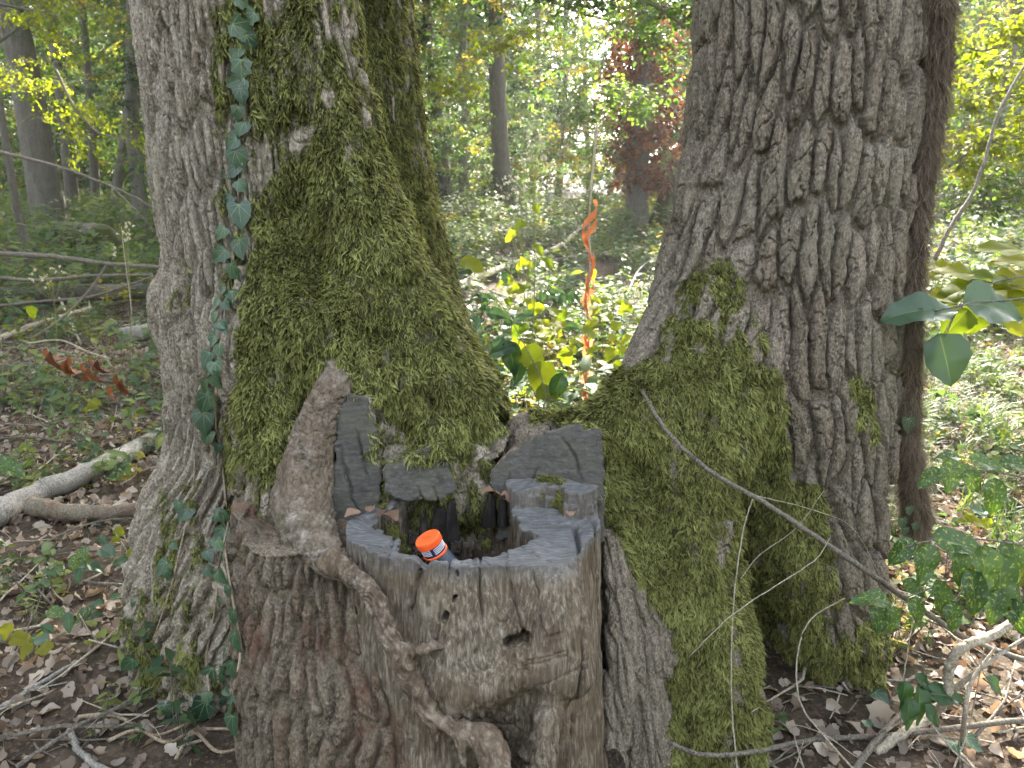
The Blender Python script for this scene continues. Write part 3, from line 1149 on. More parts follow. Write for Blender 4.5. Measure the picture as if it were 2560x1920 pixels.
f1, f2, _ = worley(V[:, 0] * 38, V[:, 2] * 26, 8)
dsp += rough_low * (-.018 * sstep(0, .35, f1) + .010 * (sstep(0, .2, f2 - f1) - 1))
CRACKS = [([(1255, 1130), (1258, 1250), (1262, 1400), (1245, 1470), (1215, 1540), (1203, 1620), (1200, 1680)], .0034, .018), ([(905, 1235), (890, 1300), (878, 1345)], .003, .012), ([(1150, 1240), (1165, 1300), (1180, 1360)], .002, .006),
          ([(1300, 1180), (1306, 1300), (1312, 1420)], .0026, .010), ([(1035, 1225), (1034, 1270), (1042, 1330)], .003, .012), ([(955, 1300), (945, 1360), (935, 1400)], .0022, .008), ([(1240, 1560), (1238, 1680)], .002, .008),
          ([(1085, 1560), (1060, 1600), (1050, 1645)], .005, .02), ([(1000, 1520), (1020, 1560), (1030, 1600)], .003, .012), ([(1130, 1400), (1180, 1396), (1230, 1385)], .0022, .004), ([(1135, 1392), (1185, 1388), (1225, 1378)], .002, .004), ([(1180, 1350), (1210, 1343)], .002, .004),
          ([(1150, 1455), (1230, 1420), (1290, 1400)], .002, .003), ([(1210, 1580), (1290, 1566)], .002, .003), ([(830, 1215), (826, 1290)], .002, .006), ([(970, 1215), (965, 1260)], .0016, .006), ([(1090, 1220), (1110, 1300), (1140, 1370)], .0022, .007)]
for ln, w, dp in CRACKS:
    pts = [tuple(at(a, b, 1.46)[[0, 2]]) for a, b in ln]
    wig = .003 * vnoise(V[:, 2] * 60, V[:, 2] * 0 + w * 999)
    q, t = dist_polyline(V[:, 0] + wig, V[:, 2], pts)
    dsp -= dp * 1.6 * np.exp(-(q / (w * 1.25)) ** 2) * np.clip(np.minimum(t, 1 - t) * 8 + .2, 0, 1) * (V[:, 1] < 1.66)
# radial drying cracks on the sawn top
ang = np.arctan2(V[:, 1] - 1.65, V[:, 0] + .1)
rc = np.abs(vnoise(ang * 9 + .3 * vnoise(V[:, 0] * 30, V[:, 1] * 30), ang * 0, None, 44))
dsp -= top * .010 * np.exp(-(rc / .035) ** 2)
V = V + N * dsp[:, None]
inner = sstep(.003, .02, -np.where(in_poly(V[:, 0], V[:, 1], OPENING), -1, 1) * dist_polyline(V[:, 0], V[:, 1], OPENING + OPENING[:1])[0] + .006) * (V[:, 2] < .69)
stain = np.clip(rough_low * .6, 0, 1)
root_stump = thing('hollow_stump', (SC[0], SC[1], 0), 'hollow grey tree stump with sawn rim and bare cracked wood between two oaks', 'tree stump')
stm = np.clip(sstep(.25, .6, fbm(V[:, 0] * 25, V[:, 1] * 25, V[:, 2] * 25, 91)) * (V[:, 1] > 1.68), 0, 1)
edge_cut = np.clip(top.astype(float) + sstep(.655, .695, V[:, 2]) * .55, 0, 1)
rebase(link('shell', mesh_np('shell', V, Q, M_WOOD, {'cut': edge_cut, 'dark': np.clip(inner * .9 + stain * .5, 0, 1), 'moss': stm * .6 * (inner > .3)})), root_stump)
ST_V, ST_Q, ST_N, ST_M = V, Q, N, stm * ((V[:, 2] > .45) & (V[:, 1] > 1.7))

# bark left on the stump's side
ROOTLINE = [(520, 1120), (560, 1165), (650, 1188), (745, 1232), (800, 1300), (835, 1380), (880, 1460), (930, 1545), (975, 1600), (1040, 1650), (1090, 1720)]
RLY = [1.70, 1.68, 1.61, 1.53, 1.48, 1.46, 1.45, 1.44, 1.43, 1.42, 1.41]
RL = np.array([at(a, b, y_)[[0, 2]] for (a, b), y_ in zip(ROOTLINE, RLY)])


def f_flap(P):
    P = np.asarray(P, np.float32)
    d = chain_sdf(P, [(-.535, 1.83, .78, .17), (-.49, 1.80, .55, .235), (-.43, 1.78, .28, .30), (-.38, 1.78, -.05, .36)])
    d = smin(d, chain_sdf(P, [(-.33, 1.66, .50, .11), (-.27, 1.62, .25, .19), (-.20, 1.62, 0, .23)]), .1)
    zr = np.interp(P[:, 0], RL[:, 0], RL[:, 1]).astype(np.float32)
    zr = zr + .006 * vnoise(P[:, 0] * 70, P[:, 1] * 70, None, 7)
    lim = (P[:, 2] - zr) * .72
    core = np.sqrt(((P[:, 0] - SC[0]) / .28) ** 2 + ((P[:, 1] - SC[1]) / .19) ** 2)
    return np.maximum(np.maximum(d, lim), (1 - core) * .19)


V, Q = surface_nets(f_flap, (-.90, 1.30, .0), (.02, 2.0, .82), .0042)
N = vert_normals(V, Q)
topf = N[:, 2] > .6
th = np.arctan2(V[:, 0] + .44, -(V[:, 1] - 1.79))
d1, idp = bark_plates(th * .27 + .02 * V[:, 2], V[:, 2], .032, .15, 91, .026, .24, .5, .07)
V = V + N * np.where(topf, .002 * fbm(V[:, 0] * 50, V[:, 1] * 50, None, 3), d1 + .004 * fbm(V[:, 0] * 40, V[:, 1] * 40, V[:, 2] * 40, 6))[:, None]
bk_V, bk_N = V, N
bk = rebase(link('bark', mesh_np('bark', V, Q, M_BARK_RED, {'plate': idp, 'moss': np.zeros(len(V))})), root_stump)
bk['label'] = 'thick knobbly red-brown bark still on the stump'

# dry root crossing the stump
ROOT_A = ch((722, 1215, 1.550, .032), (752, 1236, 1.510, .024), (790, 1262, 1.478, .019), (815, 1305, 1.447, .020), (835, 1370, 1.42, .022), (858, 1420, 1.405, .021), (885, 1470, 1.395, .024), (915, 1520, 1.385, .024), (945, 1560, 1.38, .019), (940, 1590, 1.38, .010))
ROOT_B = ch((868, 1400, 1.41, .016), (905, 1405, 1.41, .012), (945, 1395, 1.415, .011), (962, 1392, 1.43, .006))
ROOT_C = ch((870, 1430, 1.41, .012), (905, 1475, 1.41, .009), (935, 1520, 1.41, .007), (950, 1500, 1.43, .003))
ROOT_D = ch((975, 1560, 1.40, .010), (1010, 1575, 1.375, .022), (1050, 1600, 1.36, .032), (1075, 1650, 1.35, .038), (1060, 1720, 1.35, .04))
ROOT_E = ch((960, 1555, 1.375, .011), (990, 1590, 1.36, .010), (1003, 1640, 1.35, .009), (1010, 1690, 1.35, .008))


def f_root(P):
    P = np.asarray(P, np.float32)
    d = chain_sdf(P, ROOT_A)
    for c, k in ((ROOT_B, .02), (ROOT_C, .015), (ROOT_D, .015), (ROOT_E, .012)):
        d = smin(d, chain_sdf(P, c), k)
    return d + .004 * vnoise(P[:, 0] * 32, P[:, 1] * 32, P[:, 2] * 24, 17) + .002 * vnoise(P[:, 0] * 90, P[:, 1] * 90, P[:, 2] * 60, 18)


V, Q = surface_nets(f_root, (-.50, 1.26, .03), (.0, 1.60, .78), .003)
N = vert_normals(V, Q)
# strands run along the root
s_ = V[:, 0] * .55 - V[:, 2] * .83
ac = V[:, 0] * .83 + V[:, 2] * .55
V = V + N * (.0065 * (np.abs(fbm(ac * 90 + 2.5 * vnoise(s_ * 22, ac * 22), s_ * 10, None, 19, 4, .6)) * 2 - .6) + .002 * fbm(V[:, 0] * 70, V[:, 1] * 70, V[:, 2] * 70, 20, 3))[:, None]
rebase(link('dry_root', mesh_np('dry_root', V, Q, M_ROOT, {'cut': np.zeros(len(V)), 'moss': np.zeros(len(V)), 'dark': np.zeros(len(V))})), root_stump)

# rotten splinters standing in the hollow
sp_rng = np.random.default_rng(5)
for (vx, vy, Y, w, hgt) in [(915, 1108, 1.775, .018, .06), (945, 1092, 1.785, .022, .09), (975, 1090, 1.79, .016, .07), (1060, 1072, 1.80, .020, .06), (1084, 1080, 1.79, .014, .05), (1140, 1076, 1.80, .022, .06)]:
    b = at(vx, vy, Y)
    n, m = 13, 12
    a = np.linspace(0, 2 * np.pi, n, endpoint=False)
    VV, FF = [], []
    prof = 1 + .38 * sp_rng.normal(size=n).clip(-1.2, 1.2)
    tops = sp_rng.uniform(-.045, .02, n)
    for i in range(m):
        t = i / (m - 1)
        rr = w * (1 - .45 * t) * prof * (1 + .06 * sp_rng.normal(size=n))
        zz = b[2] - hgt * 1.4 + hgt * 1.4 * t + tops * t ** 3
        VV.append(np.stack([b[0] + rr * np.cos(a), b[1] + rr * .55 * np.sin(a), zz + 0 * a], 1))
    VV = np.concatenate(VV)
    FF = [(i * n + j, i * n + (j + 1) % n, (i + 1) * n + (j + 1) % n, (i + 1) * n + j) for i in range(m - 1) for j in range(n)]
    FF += [((m - 1) * n + j, (m - 1) * n + (j + 1) % n, (m - 1) * n + (n // 2), (m - 1) * n + (n // 2)) for j in range(n)]
    z0 = np.zeros(len(VV))
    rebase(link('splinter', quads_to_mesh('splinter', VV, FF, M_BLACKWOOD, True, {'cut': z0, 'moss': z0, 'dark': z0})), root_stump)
sm = scatter_moss('moss', ST_V, ST_Q, ST_N, ST_M, 2600, root_stump, (.6, 1.1))
rebase(sm, root_stump)

# ================================================================== the bottle in the hollow
def plastic(name, c, rough=.35, trans=0.0):
    M = Mat(name)
    n = M.noise(M.coord(), 120, 3, .6)
    co = M.mix(M.ramp(n, [(.45, 0.0), (.8, .25)]), c, tuple(np.array(c) * .7))
    return M.done(M.principled(co, rough, spec=.5, **({'Transmission Weight': trans} if trans else {})))


M_ORANGE = plastic('orange_plastic', (.86, .115, .018), .45)
M_NECK = plastic('neck_dark_reflection', (.030, .035, .085), .2)  # dark reflection in the clear plastic, painted as navy
M_THREAD = plastic('thread_pale_reflection', (.55, .57, .68), .25)  # bright reflection in the clear plastic, painted on the thread
M_BODY = plastic('smoky_plastic', (.06, .075, .11), .25)
M_PRINT = plastic('brown_print', (.36, .07, .02), .6)


def lathe(prof, n=48):
    a = np.linspace(0, 2 * np.pi, n, endpoint=False)
    V = np.concatenate([np.stack([r * np.cos(a), r * np.sin(a), 0 * a + z], 1) for r, z in prof])
    F = [(i * n + j, i * n + (j + 1) % n, (i + 1) * n + (j + 1) % n, (i + 1) * n + j) for i in range(len(prof) - 1) for j in range(n)]
    return V, np.array(F)


axis = Vector((-.42, -.11, .90)).normalized()
cap_top = Vector(at(922, 1161, 1.538))
rot_b = axis.to_track_quat('Z', 'Y').to_euler()
base_b = cap_top - axis * .205
bottle = thing('bottle', base_b, 'small bottle with a bright orange screw cap tilted inside the hollow stump', 'bottle', rot=rot_b)
# cap: ribbed skirt, rounded shoulder
n = 144
a = np.linspace(0, 2 * np.pi, n, endpoint=False)
rib = np.where(np.arange(n) % 2 == 0, .0295, .0286)
rings = [(rib, .1885), (rib, .2010), (np.full(n, .0290), .2018), (np.full(n, .0280), .2046), (np.full(n, .0255), .2050), (np.full(n, .0250), .2043), (np.full(n, .012), .2043), (np.full(n, .0005), .2043)]
VV = np.concatenate([np.stack([r * np.cos(a), r * np.sin(a), 0 * a + z], 1) for r, z in rings])
FF = [(i * n + j, i * n + (j + 1) % n, (i + 1) * n + (j + 1) % n, (i + 1) * n + j) for i in range(len(rings) - 1) for j in range(n)]
cap_o = link('cap', mesh_np('cap', VV, FF, M_ORANGE, smooth=False), bottle)
cap_o['label'] = 'bright orange ribbed screw cap'
pr = []
g = np.random.default_rng(3)
for row, (y0, half) in enumerate(((.006, .006), (.0005, .013), (-.0045, .010))):
    x = -half
    while x < half:
        w = g.uniform(.0008, .0016)
        pr.append((x, y0, w, .0011 + .0006 * (row == 1)))
        x += w + .0007
VV, FF = [], []
up = Vector((0, 0, 1)) - axis * axis.z
loc_up = (Matrix(rot_b.to_matrix()).inverted() @ Vector((.25, 1, 0))).normalized()
px = np.array([loc_up.y, -loc_up.x])
py = np.array([loc_up.x, loc_up.y])
for x, y, w, hh in pr:
    b0 = len(VV)
    for dx, dy in ((0, -hh), (w, -hh), (w, hh), (0, hh)):
        q = px * (x + dx) + py * (y + dy)
        VV.append((q[0], q[1], .2046))
    FF.append((b0, b0 + 1, b0 + 2, b0 + 3))
link('print', mesh_np('print', VV, FF, M_PRINT, smooth=False), cap_o)
VV, FF = lathe([(.0255, .160), (.0255, .19)])
neck = link('neck', mesh_np('neck', VV, FF, M_NECK), bottle)
VV, FF = [], []
for z0 in (.1835, .1795, .1755, .1715):
    hx = [(.0262 * math.cos(t), .0262 * math.sin(t), z0 + .002 * t / 6.28) for t in np.linspace(0, 6.0, 40)]
    v_, f_ = tube(hx, .00105, 6)
    FF.append(np.asarray(f_) + sum(len(q) for q in VV))
    VV.append(v_)
link('thread', quads_to_mesh('thread', np.concatenate(VV), np.concatenate(FF), M_THREAD), neck)
VV, FF = lathe([(.0262, .1605), (.0283, .1607), (.0285, .1662), (.0265, .1666)])
link('ring', mesh_np('ring', VV, FF, M_ORANGE), bottle)
VV, FF = lathe([(.004, 0), (.030, .001), (.033, .006), (.033, .11), (.031, .135), (.0262, .1605)])
link('body', mesh_np('body', VV, FF, M_BODY), bottle)

# ================================================================== ground
def ground_z(x, y):
    x, y = np.asarray(x, float), np.asarray(y, float)
    z = .035 * fbm(x * .9, y * .9, None, 301, 4) + .012 * fbm(x * 5, y * 5, None, 305, 3)
    far = np.clip((y - 14) / 60, 0, 1)
    z = z + .8 * far * vnoise(x * .05, y * .05, None, 309)
    z = z + .09 * np.exp(-((x + .55) ** 2 + (y - 2.3) ** 2) / .5) + .05 * np.exp(-((x - .75) ** 2 + (y - 2.4) ** 2) / .4)
    return z - .03


def soil():
    M = Mat('forest_soil')
    c = M.coord()
    n1 = M.noise(c, 9, 7, .68)
    n2 = M.noise(c, 70, 5, .7)
    n3 = M.noise(c, 1.1, 3, .6)
    co = M.ramp(n1, [(.3, (.022, .016, .012)), (.5, (.055, .041, .030)), (.7, (.11, .084, .062))])
    co = M.mix(M.ramp(n2, [(.52, 0.0), (.66, .8)]), co, (.17, .125, .09))
    co = M.mix(M.ramp(n3, [(.5, 0.0), (.7, .55)]), co, (.055, .06, .025))
    h = M.math('ADD', n1, M.math('MULTIPLY', n2, .5))
    return M.done(M.principled(co, .95, M.bump(h, .8, .02), .15))


M_SOIL = soil()
gx = np.concatenate([-np.geomspace(900, 6.2, 40), np.linspace(-6, 6, 161), np.geomspace(6.2, 900, 40)])
gy = np.concatenate([-np.geomspace(300, 1.2, 14), np.linspace(-1, 12, 175), np.geomspace(12.2, 1500, 60)])
GX, GY = np.meshgrid(gx, gy)
GV = np.stack([GX.ravel(), GY.ravel(), ground_z(GX.ravel(), GY.ravel())], 1)
nxg = len(gx)
ii = (np.arange(len(gy) - 1)[:, None] * nxg + np.arange(nxg - 1)[None]).ravel()
link('ground', mesh_np('ground', GV, np.stack([ii, ii + 1, ii + nxg + 1, ii + nxg], 1), M_SOIL), kind='structure')


def gz(p):
    return float(ground_z(np.array([p[0]]), np.array([p[1]]))[0])


# ================================================================== leaves
def leaf_geo(base, d, n, L, W, fold=.25, droop=.2, shape='ovate'):
    """8 points, 6 faces; d along the leaf, n its upper side"""
    d = d / np.linalg.norm(d)
    s = np.cross(d, n)
    s /= np.linalg.norm(s)
    n = np.cross(s, d)
    w1, w2 = {'ovate': (.42, .36), 'round': (.47, .45), 'lance': (.30, .30)}[shape]

    def pt(t, w):
        return base + d * L * t + s * W * w + n * (abs(w) * W * fold - droop * L * t * t)
    V = [pt(0, 0), pt(.3, -w1), pt(.66, -w2), pt(1, 0), pt(.66, w2), pt(.3, w1), pt(.3, 0), pt(.66, 0)]
    F = [(0, 6, 1, 1), (0, 5, 6, 6), (1, 6, 7, 2), (6, 5, 4, 7), (2, 7, 3, 3), (7, 4, 3, 3)]
    return V, F


def simple_leaf(base, d, n, L, W, fold=.2, droop=.2):
    d = d / np.linalg.norm(d)
    s = np.cross(d, n)
    s /= np.linalg.norm(s)
    n = np.cross(s, d)
    V = [base, base + d * L * .45 - s * W * .5 + n * W * fold, base + d * L - n * L * droop, base + d * L * .45 + s * W * .5 + n * W * fold]
    return V, [(0, 3, 2, 1)]


def build_leaves(name, specs, mat, twigs=(), twig_mat=None, simple=False):
    V, F, S = [], [], []
    for (b, d, n, L, W, kw, sh) in specs:
        v, f = (simple_leaf(b, d, n, L, W) if simple else leaf_geo(b, d, n, L, W, **kw))
        o = len(V)
        V += v
        F += [tuple(i + o for i in q) for q in f]
        S += [sh] * len(v)
    nf = len(F)
    for pts, r in twigs:
        v, f = tube(pts, r, 4, False)
        o = len(V)
        V += list(v)
        F += [tuple(int(i) + o for i in q) for q in f]
        S += [0.3] * len(v)
    me = quads_to_mesh(name, V, F, [mat] + ([twig_mat] if twig_mat else []), True, {'shade': S})
    if twig_mat:
        mi = np.zeros(len(F), np.int32)
        mi[nf:] = 1
        me.polygons.foreach_set('material_index', mi)
    return me


M_TWIG = bark_mat('twig_bark', [(.3, (.06, .048, .04)), (.55, (.13, .11, .09)), (.75, (.24, .21, .18))])
M_TWIG_PALE = bark_mat('twig_pale', [(.3, (.20, .16, .12)), (.55, (.36, .31, .24)), (.75, (.52, .46, .38))])
M_LOG = bark_mat('log_bark', [(.3, (.11, .10, .088)), (.55, (.23, .21, .19)), (.75, (.37, .35, .32))])
GREEN = [(0.0, (.030, .064, .034)), (.4, (.056, .105, .050)), (.75, (.085, .145, .055)), (1.0, (.16, .20, .05))]
M_LEAF = leaf_mat('forest_leaf', GREEN, .48, (1.5, 1.65, .55), .6, .2)
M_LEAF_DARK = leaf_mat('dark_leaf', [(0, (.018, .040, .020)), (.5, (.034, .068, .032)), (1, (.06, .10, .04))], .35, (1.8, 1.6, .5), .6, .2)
M_HERB = leaf_mat('herb_leaf', [(0, (.040, .078, .045)), (.45, (.075, .125, .065)), (.85, (.12, .17, .065)), (1, (.20, .22, .06))], .38, (1.45, 1.55, .55), .65, .15)
M_YELLOW = leaf_mat('sunny_yellow_leaf', [(0, (.11, .15, .025)), (.5, (.19, .20, .03)), (1, (.34, .26, .05))], .55, (1.75, 1.6, .4), .6, .2)  # yellow leaf colour that gives a sunlit look
M_DRY = leaf_mat('dry_leaf', [(0, (.08, .055, .04)), (.35, (.20, .15, .112)), (.7, (.34, .285, .235)), (1, (.52, .46, .395))], .25, (1.4, 1.0, .6), .7, .3)
M_RUST = leaf_mat('rusty_leaf', [(0, (.07, .032, .02)), (.5, (.15, .068, .038)), (1, (.26, .13, .075))], .3, (1.6, 1.0, .5), .7, .3)
M_GRASS = leaf_mat('grass_blade', [(0, (.03, .07, .03)), (.6, (.065, .12, .05)), (1, (.14, .19, .07))], .35, (1.7, 1.5, .5), .5, .4)
UP = np.array([0, 0, 1.0])


def bough(seed, n=60, R0=.55, L=.085, mat=None, flat=.35, droop=.25, simple=True):
    g = np.random.default_rng(seed)
    specs = []
    twigs = []
    for k in range(6):
        a = g.uniform(0, 2 * np.pi)
        e = np.array([np.cos(a), np.sin(a), g.uniform(-.25, .35)]) * R0 * g.uniform(.6, 1.1)
        pts = [np.zeros(3), e * .5 + [0, 0, .05], e]
        twigs.append((pts, [.006, .004, .002]))
        for _ in range(n // 6):
            t = g.uniform(.15, 1.05)
            b = e * t + [0, 0, .05 * (1 - abs(2 * t - 1))]
            d = np.array([np.cos(a), np.sin(a), 0]) + g.normal(0, .7, 3) * [1, 1, .4] - [0, 0, droop]
            nn = UP + g.normal(0, flat, 3)
            l_ = L * g.uniform(.65, 1.25)
            specs.append((b + g.normal(0, .03, 3), d, nn, l_, l_ * .62, {}, g.random()))
    return build_leaves('bough', specs, mat, twigs, M_TWIG, simple)


BOUGH = proto_collection('boughs', [bough(900 + i, 72, .55, .105, M_LEAF) for i in range(4)] + [bough(950, 72, .55, .10, M_YELLOW)])
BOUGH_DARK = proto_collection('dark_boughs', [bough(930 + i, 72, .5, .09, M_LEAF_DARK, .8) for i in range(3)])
SPRAY = proto_collection('sprays', [bough(960 + i, 40, .30, .062, M_LEAF, .3, .3, False) for i in range(4)] + [bough(970, 40, .3, .06, M_YELLOW, .3, .3, False)])


def rand_rot(n, tilt=.25):
    return np.stack([rng.normal(0, tilt, n), rng.normal(0, tilt, n), rng.uniform(0, 6.283, n)], 1)


# patches of ground that the sun reaches through the gaps of the canopy: (x, y, z, radius)
LIT = [(.45, 5.3, .1, .95),  (2.75, 2.5, 1.45, .35), (4.0, 5.8, 2.2, 1.2), (6.0, 9, 3, 2.2), (-4.5, 6.3, 2.2, .7), (3.0, 16, 4.5, 1.6),
       (0, 26, 5, 2.5), (9, 21, 5, 3), (-7, 28, 5, 2.5), (12, 32, 5, 4), (-14, 34, 5, 4), (2, 38, 5, 4)]
SUN = np.array(SUN_DIR)


def shades_lit(P, pad=1.4):
    """true where a clump would stand between the sun and one of those patches"""
    m = np.zeros(len(P), bool)
    for x, y, z, r in LIT:
        q = P - np.array([x, y, z])
        t = q @ SUN
        m |= (t > 1.0) & (np.linalg.norm(q - t[:, None] * SUN, axis=1) < r + pad * .5)
    return m


def blob_points(n, c, r, seed, noise_f=.35, thr=-.15):
    g = np.random.default_rng(seed)
    out = np.zeros((0, 3))
    while len(out) < n:
        q = g.normal(0, 1, (n * 3, 3))
        q /= np.linalg.norm(q, axis=1)[:, None]
        q *= (g.random(n * 3) ** (1 / 2.4))[:, None]
        p = np.array(c) + q * np.array(r)
        k = fbm(p[:, 0] * noise_f, p[:, 1] * noise_f, p[:, 2] * noise_f * 1.4, seed, 3) > thr
        out = np.concatenate([out, p[k]])
    return out[:n]


# ================================================================== trees of the wood
def trunk_mesh(pts, rad, seed, mat, amp=.02, w=.06, n=40, rows=90):
    P = catmull(pts, 8)
    t = np.linspace(0, 1, len(P))
    q = np.linspace(0, 1, rows)
    P = np.stack([np.interp(q, t, P[:, k]) for k in range(3)], 1)
    r = np.interp(q, np.linspace(0, 1, len(rad)), rad)
    a = np.linspace(0, 2 * np.pi, n, endpoint=False)
    A, Z = np.meshgrid(a, np.arange(rows))
    z = np.concatenate([[0], np.cumsum(np.linalg.norm(np.diff(P, axis=0), axis=1))])
    rr = r[:, None] * (1 + .05 * vnoise(np.cos(A) * 1.5 + seed, np.sin(A) * 1.5, z[:, None] * .4 + 0 * A, seed))
    rr = rr * (1 + .35 * np.exp(-z[:, None] / .45) * (.6 + .6 * vnoise(np.cos(A) * 2 + seed, np.sin(A) * 2, None, seed + 2)))
    dd, _ = bark_plates((A * r[0]).ravel(), (z[:, None] + 0 * A).ravel(), w, w * 4.5, seed, amp)
    rr = rr + dd.reshape(rr.shape)
    V = np.stack([P[:, 0:1] + rr * np.cos(A), P[:, 1:2] + rr * np.sin(A), P[:, 2:3] + 0 * A], -1).reshape(-1, 3)
    i = np.arange(rows - 1)[:, None] * n
    j = np.arange(n)[None]
    F = np.stack([i + j, i + (j + 1) % n, i + n + (j + 1) % n, i + n + j], -1).reshape(-1, 4)
    z0 = np.zeros(len(V))
    return V, F, z0


def forest_tree(label, base_v, top_v, width, height, seed, mat, crown=(0, 0, 9, 4, 4, 4), n_crown=260, coll=None, Y=None, name='forest_tree', limbs=3, moss=None, group='trees of the wood', dens=.65):
    """base_v, top_v: photograph positions of the foot and of a higher point on the trunk; width of the trunk at breast height in metres"""
    b = ground_at(*base_v) if Y is None else at(base_v[0], base_v[1], Y)
    b[2] = gz(b) - .05
    tp = at(top_v[0], top_v[1], b[1])
    sl = (tp - b)[:2] / max(tp[2] - b[2], .5)
    g = np.random.default_rng(seed)
    pts, rad = [], []
    for k in range(6):
        z = height * k / 5
        bend = g.normal(0, .05, 2) * (k > 0)
        s_ = sl * z if z < 5 else sl * 5 + sl * .4 * (z - 5)
        pts.append((b[0] + s_[0] + bend[0], b[1] + bend[1], b[2] + z))
        rad.append(width / 2 * (1 - .72 * k / 5))
    root = thing(name, b, label, 'tree', group)
    V, F, z0 = trunk_mesh(pts, rad, seed, mat, amp=.035 * min(1, width / .6), w=max(.06, width * .12))
    m = z0
    if moss:
        m = sstep(moss[1], moss[0], V[:, 2] - b[2] + .4 * fbm(V[:, 0] * 4, V[:, 1] * 4, V[:, 2] * 2, seed)) * moss[2]
    rebase(link('trunk', mesh_np('trunk', V, F, mat, {'moss': m, 'plate': z0})), root)
    P = np.array(pts)
    cx, cy, cz, rx, ry, rz = crown
    top = np.array([np.interp(cz, P[:, 2], P[:, 0]), np.interp(cz, P[:, 2], P[:, 1]), cz])
    for k in range(limbs):
        z_ = g.uniform(.35, .8) * height
        s0 = np.array([np.interp(z_, P[:, 2] - b[2], P[:, k2]) for k2 in range(3)])
        aa = g.uniform(0, 6.28)
        e = s0 + np.array([np.cos(aa), np.sin(aa), .6]) * g.uniform(1.5, 3.0)
        v, f = tube(catmull([s0, (s0 + e) / 2 + [0, 0, .3], e], 5), np.linspace(width * .16, .02, 11), 7, True, .2)
        z1 = np.zeros(len(v))
        rebase(link('limb', quads_to_mesh('limb', v, f, mat, True, {'moss': z1, 'plate': z1})), root)
    if n_crown:
        n_crown = int(n_crown * dens)
        Pc = blob_points(n_crown, (top[0] + cx, top[1] + cy, cz), (rx, ry, rz), seed)
        Pc = Pc[~shades_lit(Pc)]
        sc = scatter('crown', Pc, rand_rot(len(Pc), .35), rng.uniform(.9, 1.7, len(Pc)), coll or BOUGH, root)
        rebase(sc, root)
    return root, P


T = {}
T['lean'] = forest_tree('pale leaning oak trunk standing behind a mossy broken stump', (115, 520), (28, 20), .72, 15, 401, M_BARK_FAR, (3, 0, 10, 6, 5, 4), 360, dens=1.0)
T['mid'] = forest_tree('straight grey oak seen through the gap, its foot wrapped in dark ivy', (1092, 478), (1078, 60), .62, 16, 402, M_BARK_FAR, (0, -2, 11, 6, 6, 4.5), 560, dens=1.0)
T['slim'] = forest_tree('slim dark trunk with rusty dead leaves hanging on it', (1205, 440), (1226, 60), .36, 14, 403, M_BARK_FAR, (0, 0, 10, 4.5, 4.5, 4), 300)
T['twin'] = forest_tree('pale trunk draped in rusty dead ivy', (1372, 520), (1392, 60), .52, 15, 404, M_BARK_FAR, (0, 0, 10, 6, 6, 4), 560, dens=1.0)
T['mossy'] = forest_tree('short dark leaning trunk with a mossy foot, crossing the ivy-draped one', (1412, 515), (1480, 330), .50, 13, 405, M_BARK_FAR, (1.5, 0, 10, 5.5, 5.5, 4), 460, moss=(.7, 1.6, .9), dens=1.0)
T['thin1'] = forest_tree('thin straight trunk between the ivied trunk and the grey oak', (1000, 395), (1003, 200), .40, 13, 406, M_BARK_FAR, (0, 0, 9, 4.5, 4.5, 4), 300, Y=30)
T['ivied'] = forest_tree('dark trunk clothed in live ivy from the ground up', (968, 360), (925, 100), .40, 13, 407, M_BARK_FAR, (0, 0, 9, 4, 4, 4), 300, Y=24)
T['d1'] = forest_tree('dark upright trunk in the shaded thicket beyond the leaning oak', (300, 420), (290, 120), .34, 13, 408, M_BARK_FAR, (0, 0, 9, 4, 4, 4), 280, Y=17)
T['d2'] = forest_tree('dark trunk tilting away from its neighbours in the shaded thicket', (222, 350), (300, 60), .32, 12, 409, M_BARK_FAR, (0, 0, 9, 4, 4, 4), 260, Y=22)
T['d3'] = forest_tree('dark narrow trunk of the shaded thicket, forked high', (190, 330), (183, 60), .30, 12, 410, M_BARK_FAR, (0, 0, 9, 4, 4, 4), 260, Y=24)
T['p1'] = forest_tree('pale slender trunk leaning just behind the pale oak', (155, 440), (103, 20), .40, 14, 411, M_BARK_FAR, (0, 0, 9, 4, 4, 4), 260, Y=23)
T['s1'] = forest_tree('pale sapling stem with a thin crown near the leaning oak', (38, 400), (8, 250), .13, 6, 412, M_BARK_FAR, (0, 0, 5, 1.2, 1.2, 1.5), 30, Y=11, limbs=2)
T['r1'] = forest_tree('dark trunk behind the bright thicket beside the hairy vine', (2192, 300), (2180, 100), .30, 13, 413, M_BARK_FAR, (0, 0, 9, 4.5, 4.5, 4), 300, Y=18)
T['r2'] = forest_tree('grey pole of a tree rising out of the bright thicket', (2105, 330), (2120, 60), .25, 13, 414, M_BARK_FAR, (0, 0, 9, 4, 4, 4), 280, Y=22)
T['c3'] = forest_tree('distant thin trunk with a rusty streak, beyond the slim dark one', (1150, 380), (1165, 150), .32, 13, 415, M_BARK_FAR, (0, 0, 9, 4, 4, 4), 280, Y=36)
T['c4'] = forest_tree('far slender trunk half hidden by sunlit sprays', (1275, 380), (1262, 150), .30, 13, 416, M_BARK_FAR, (0, 0, 9, 4, 4, 4), 280, Y=38)


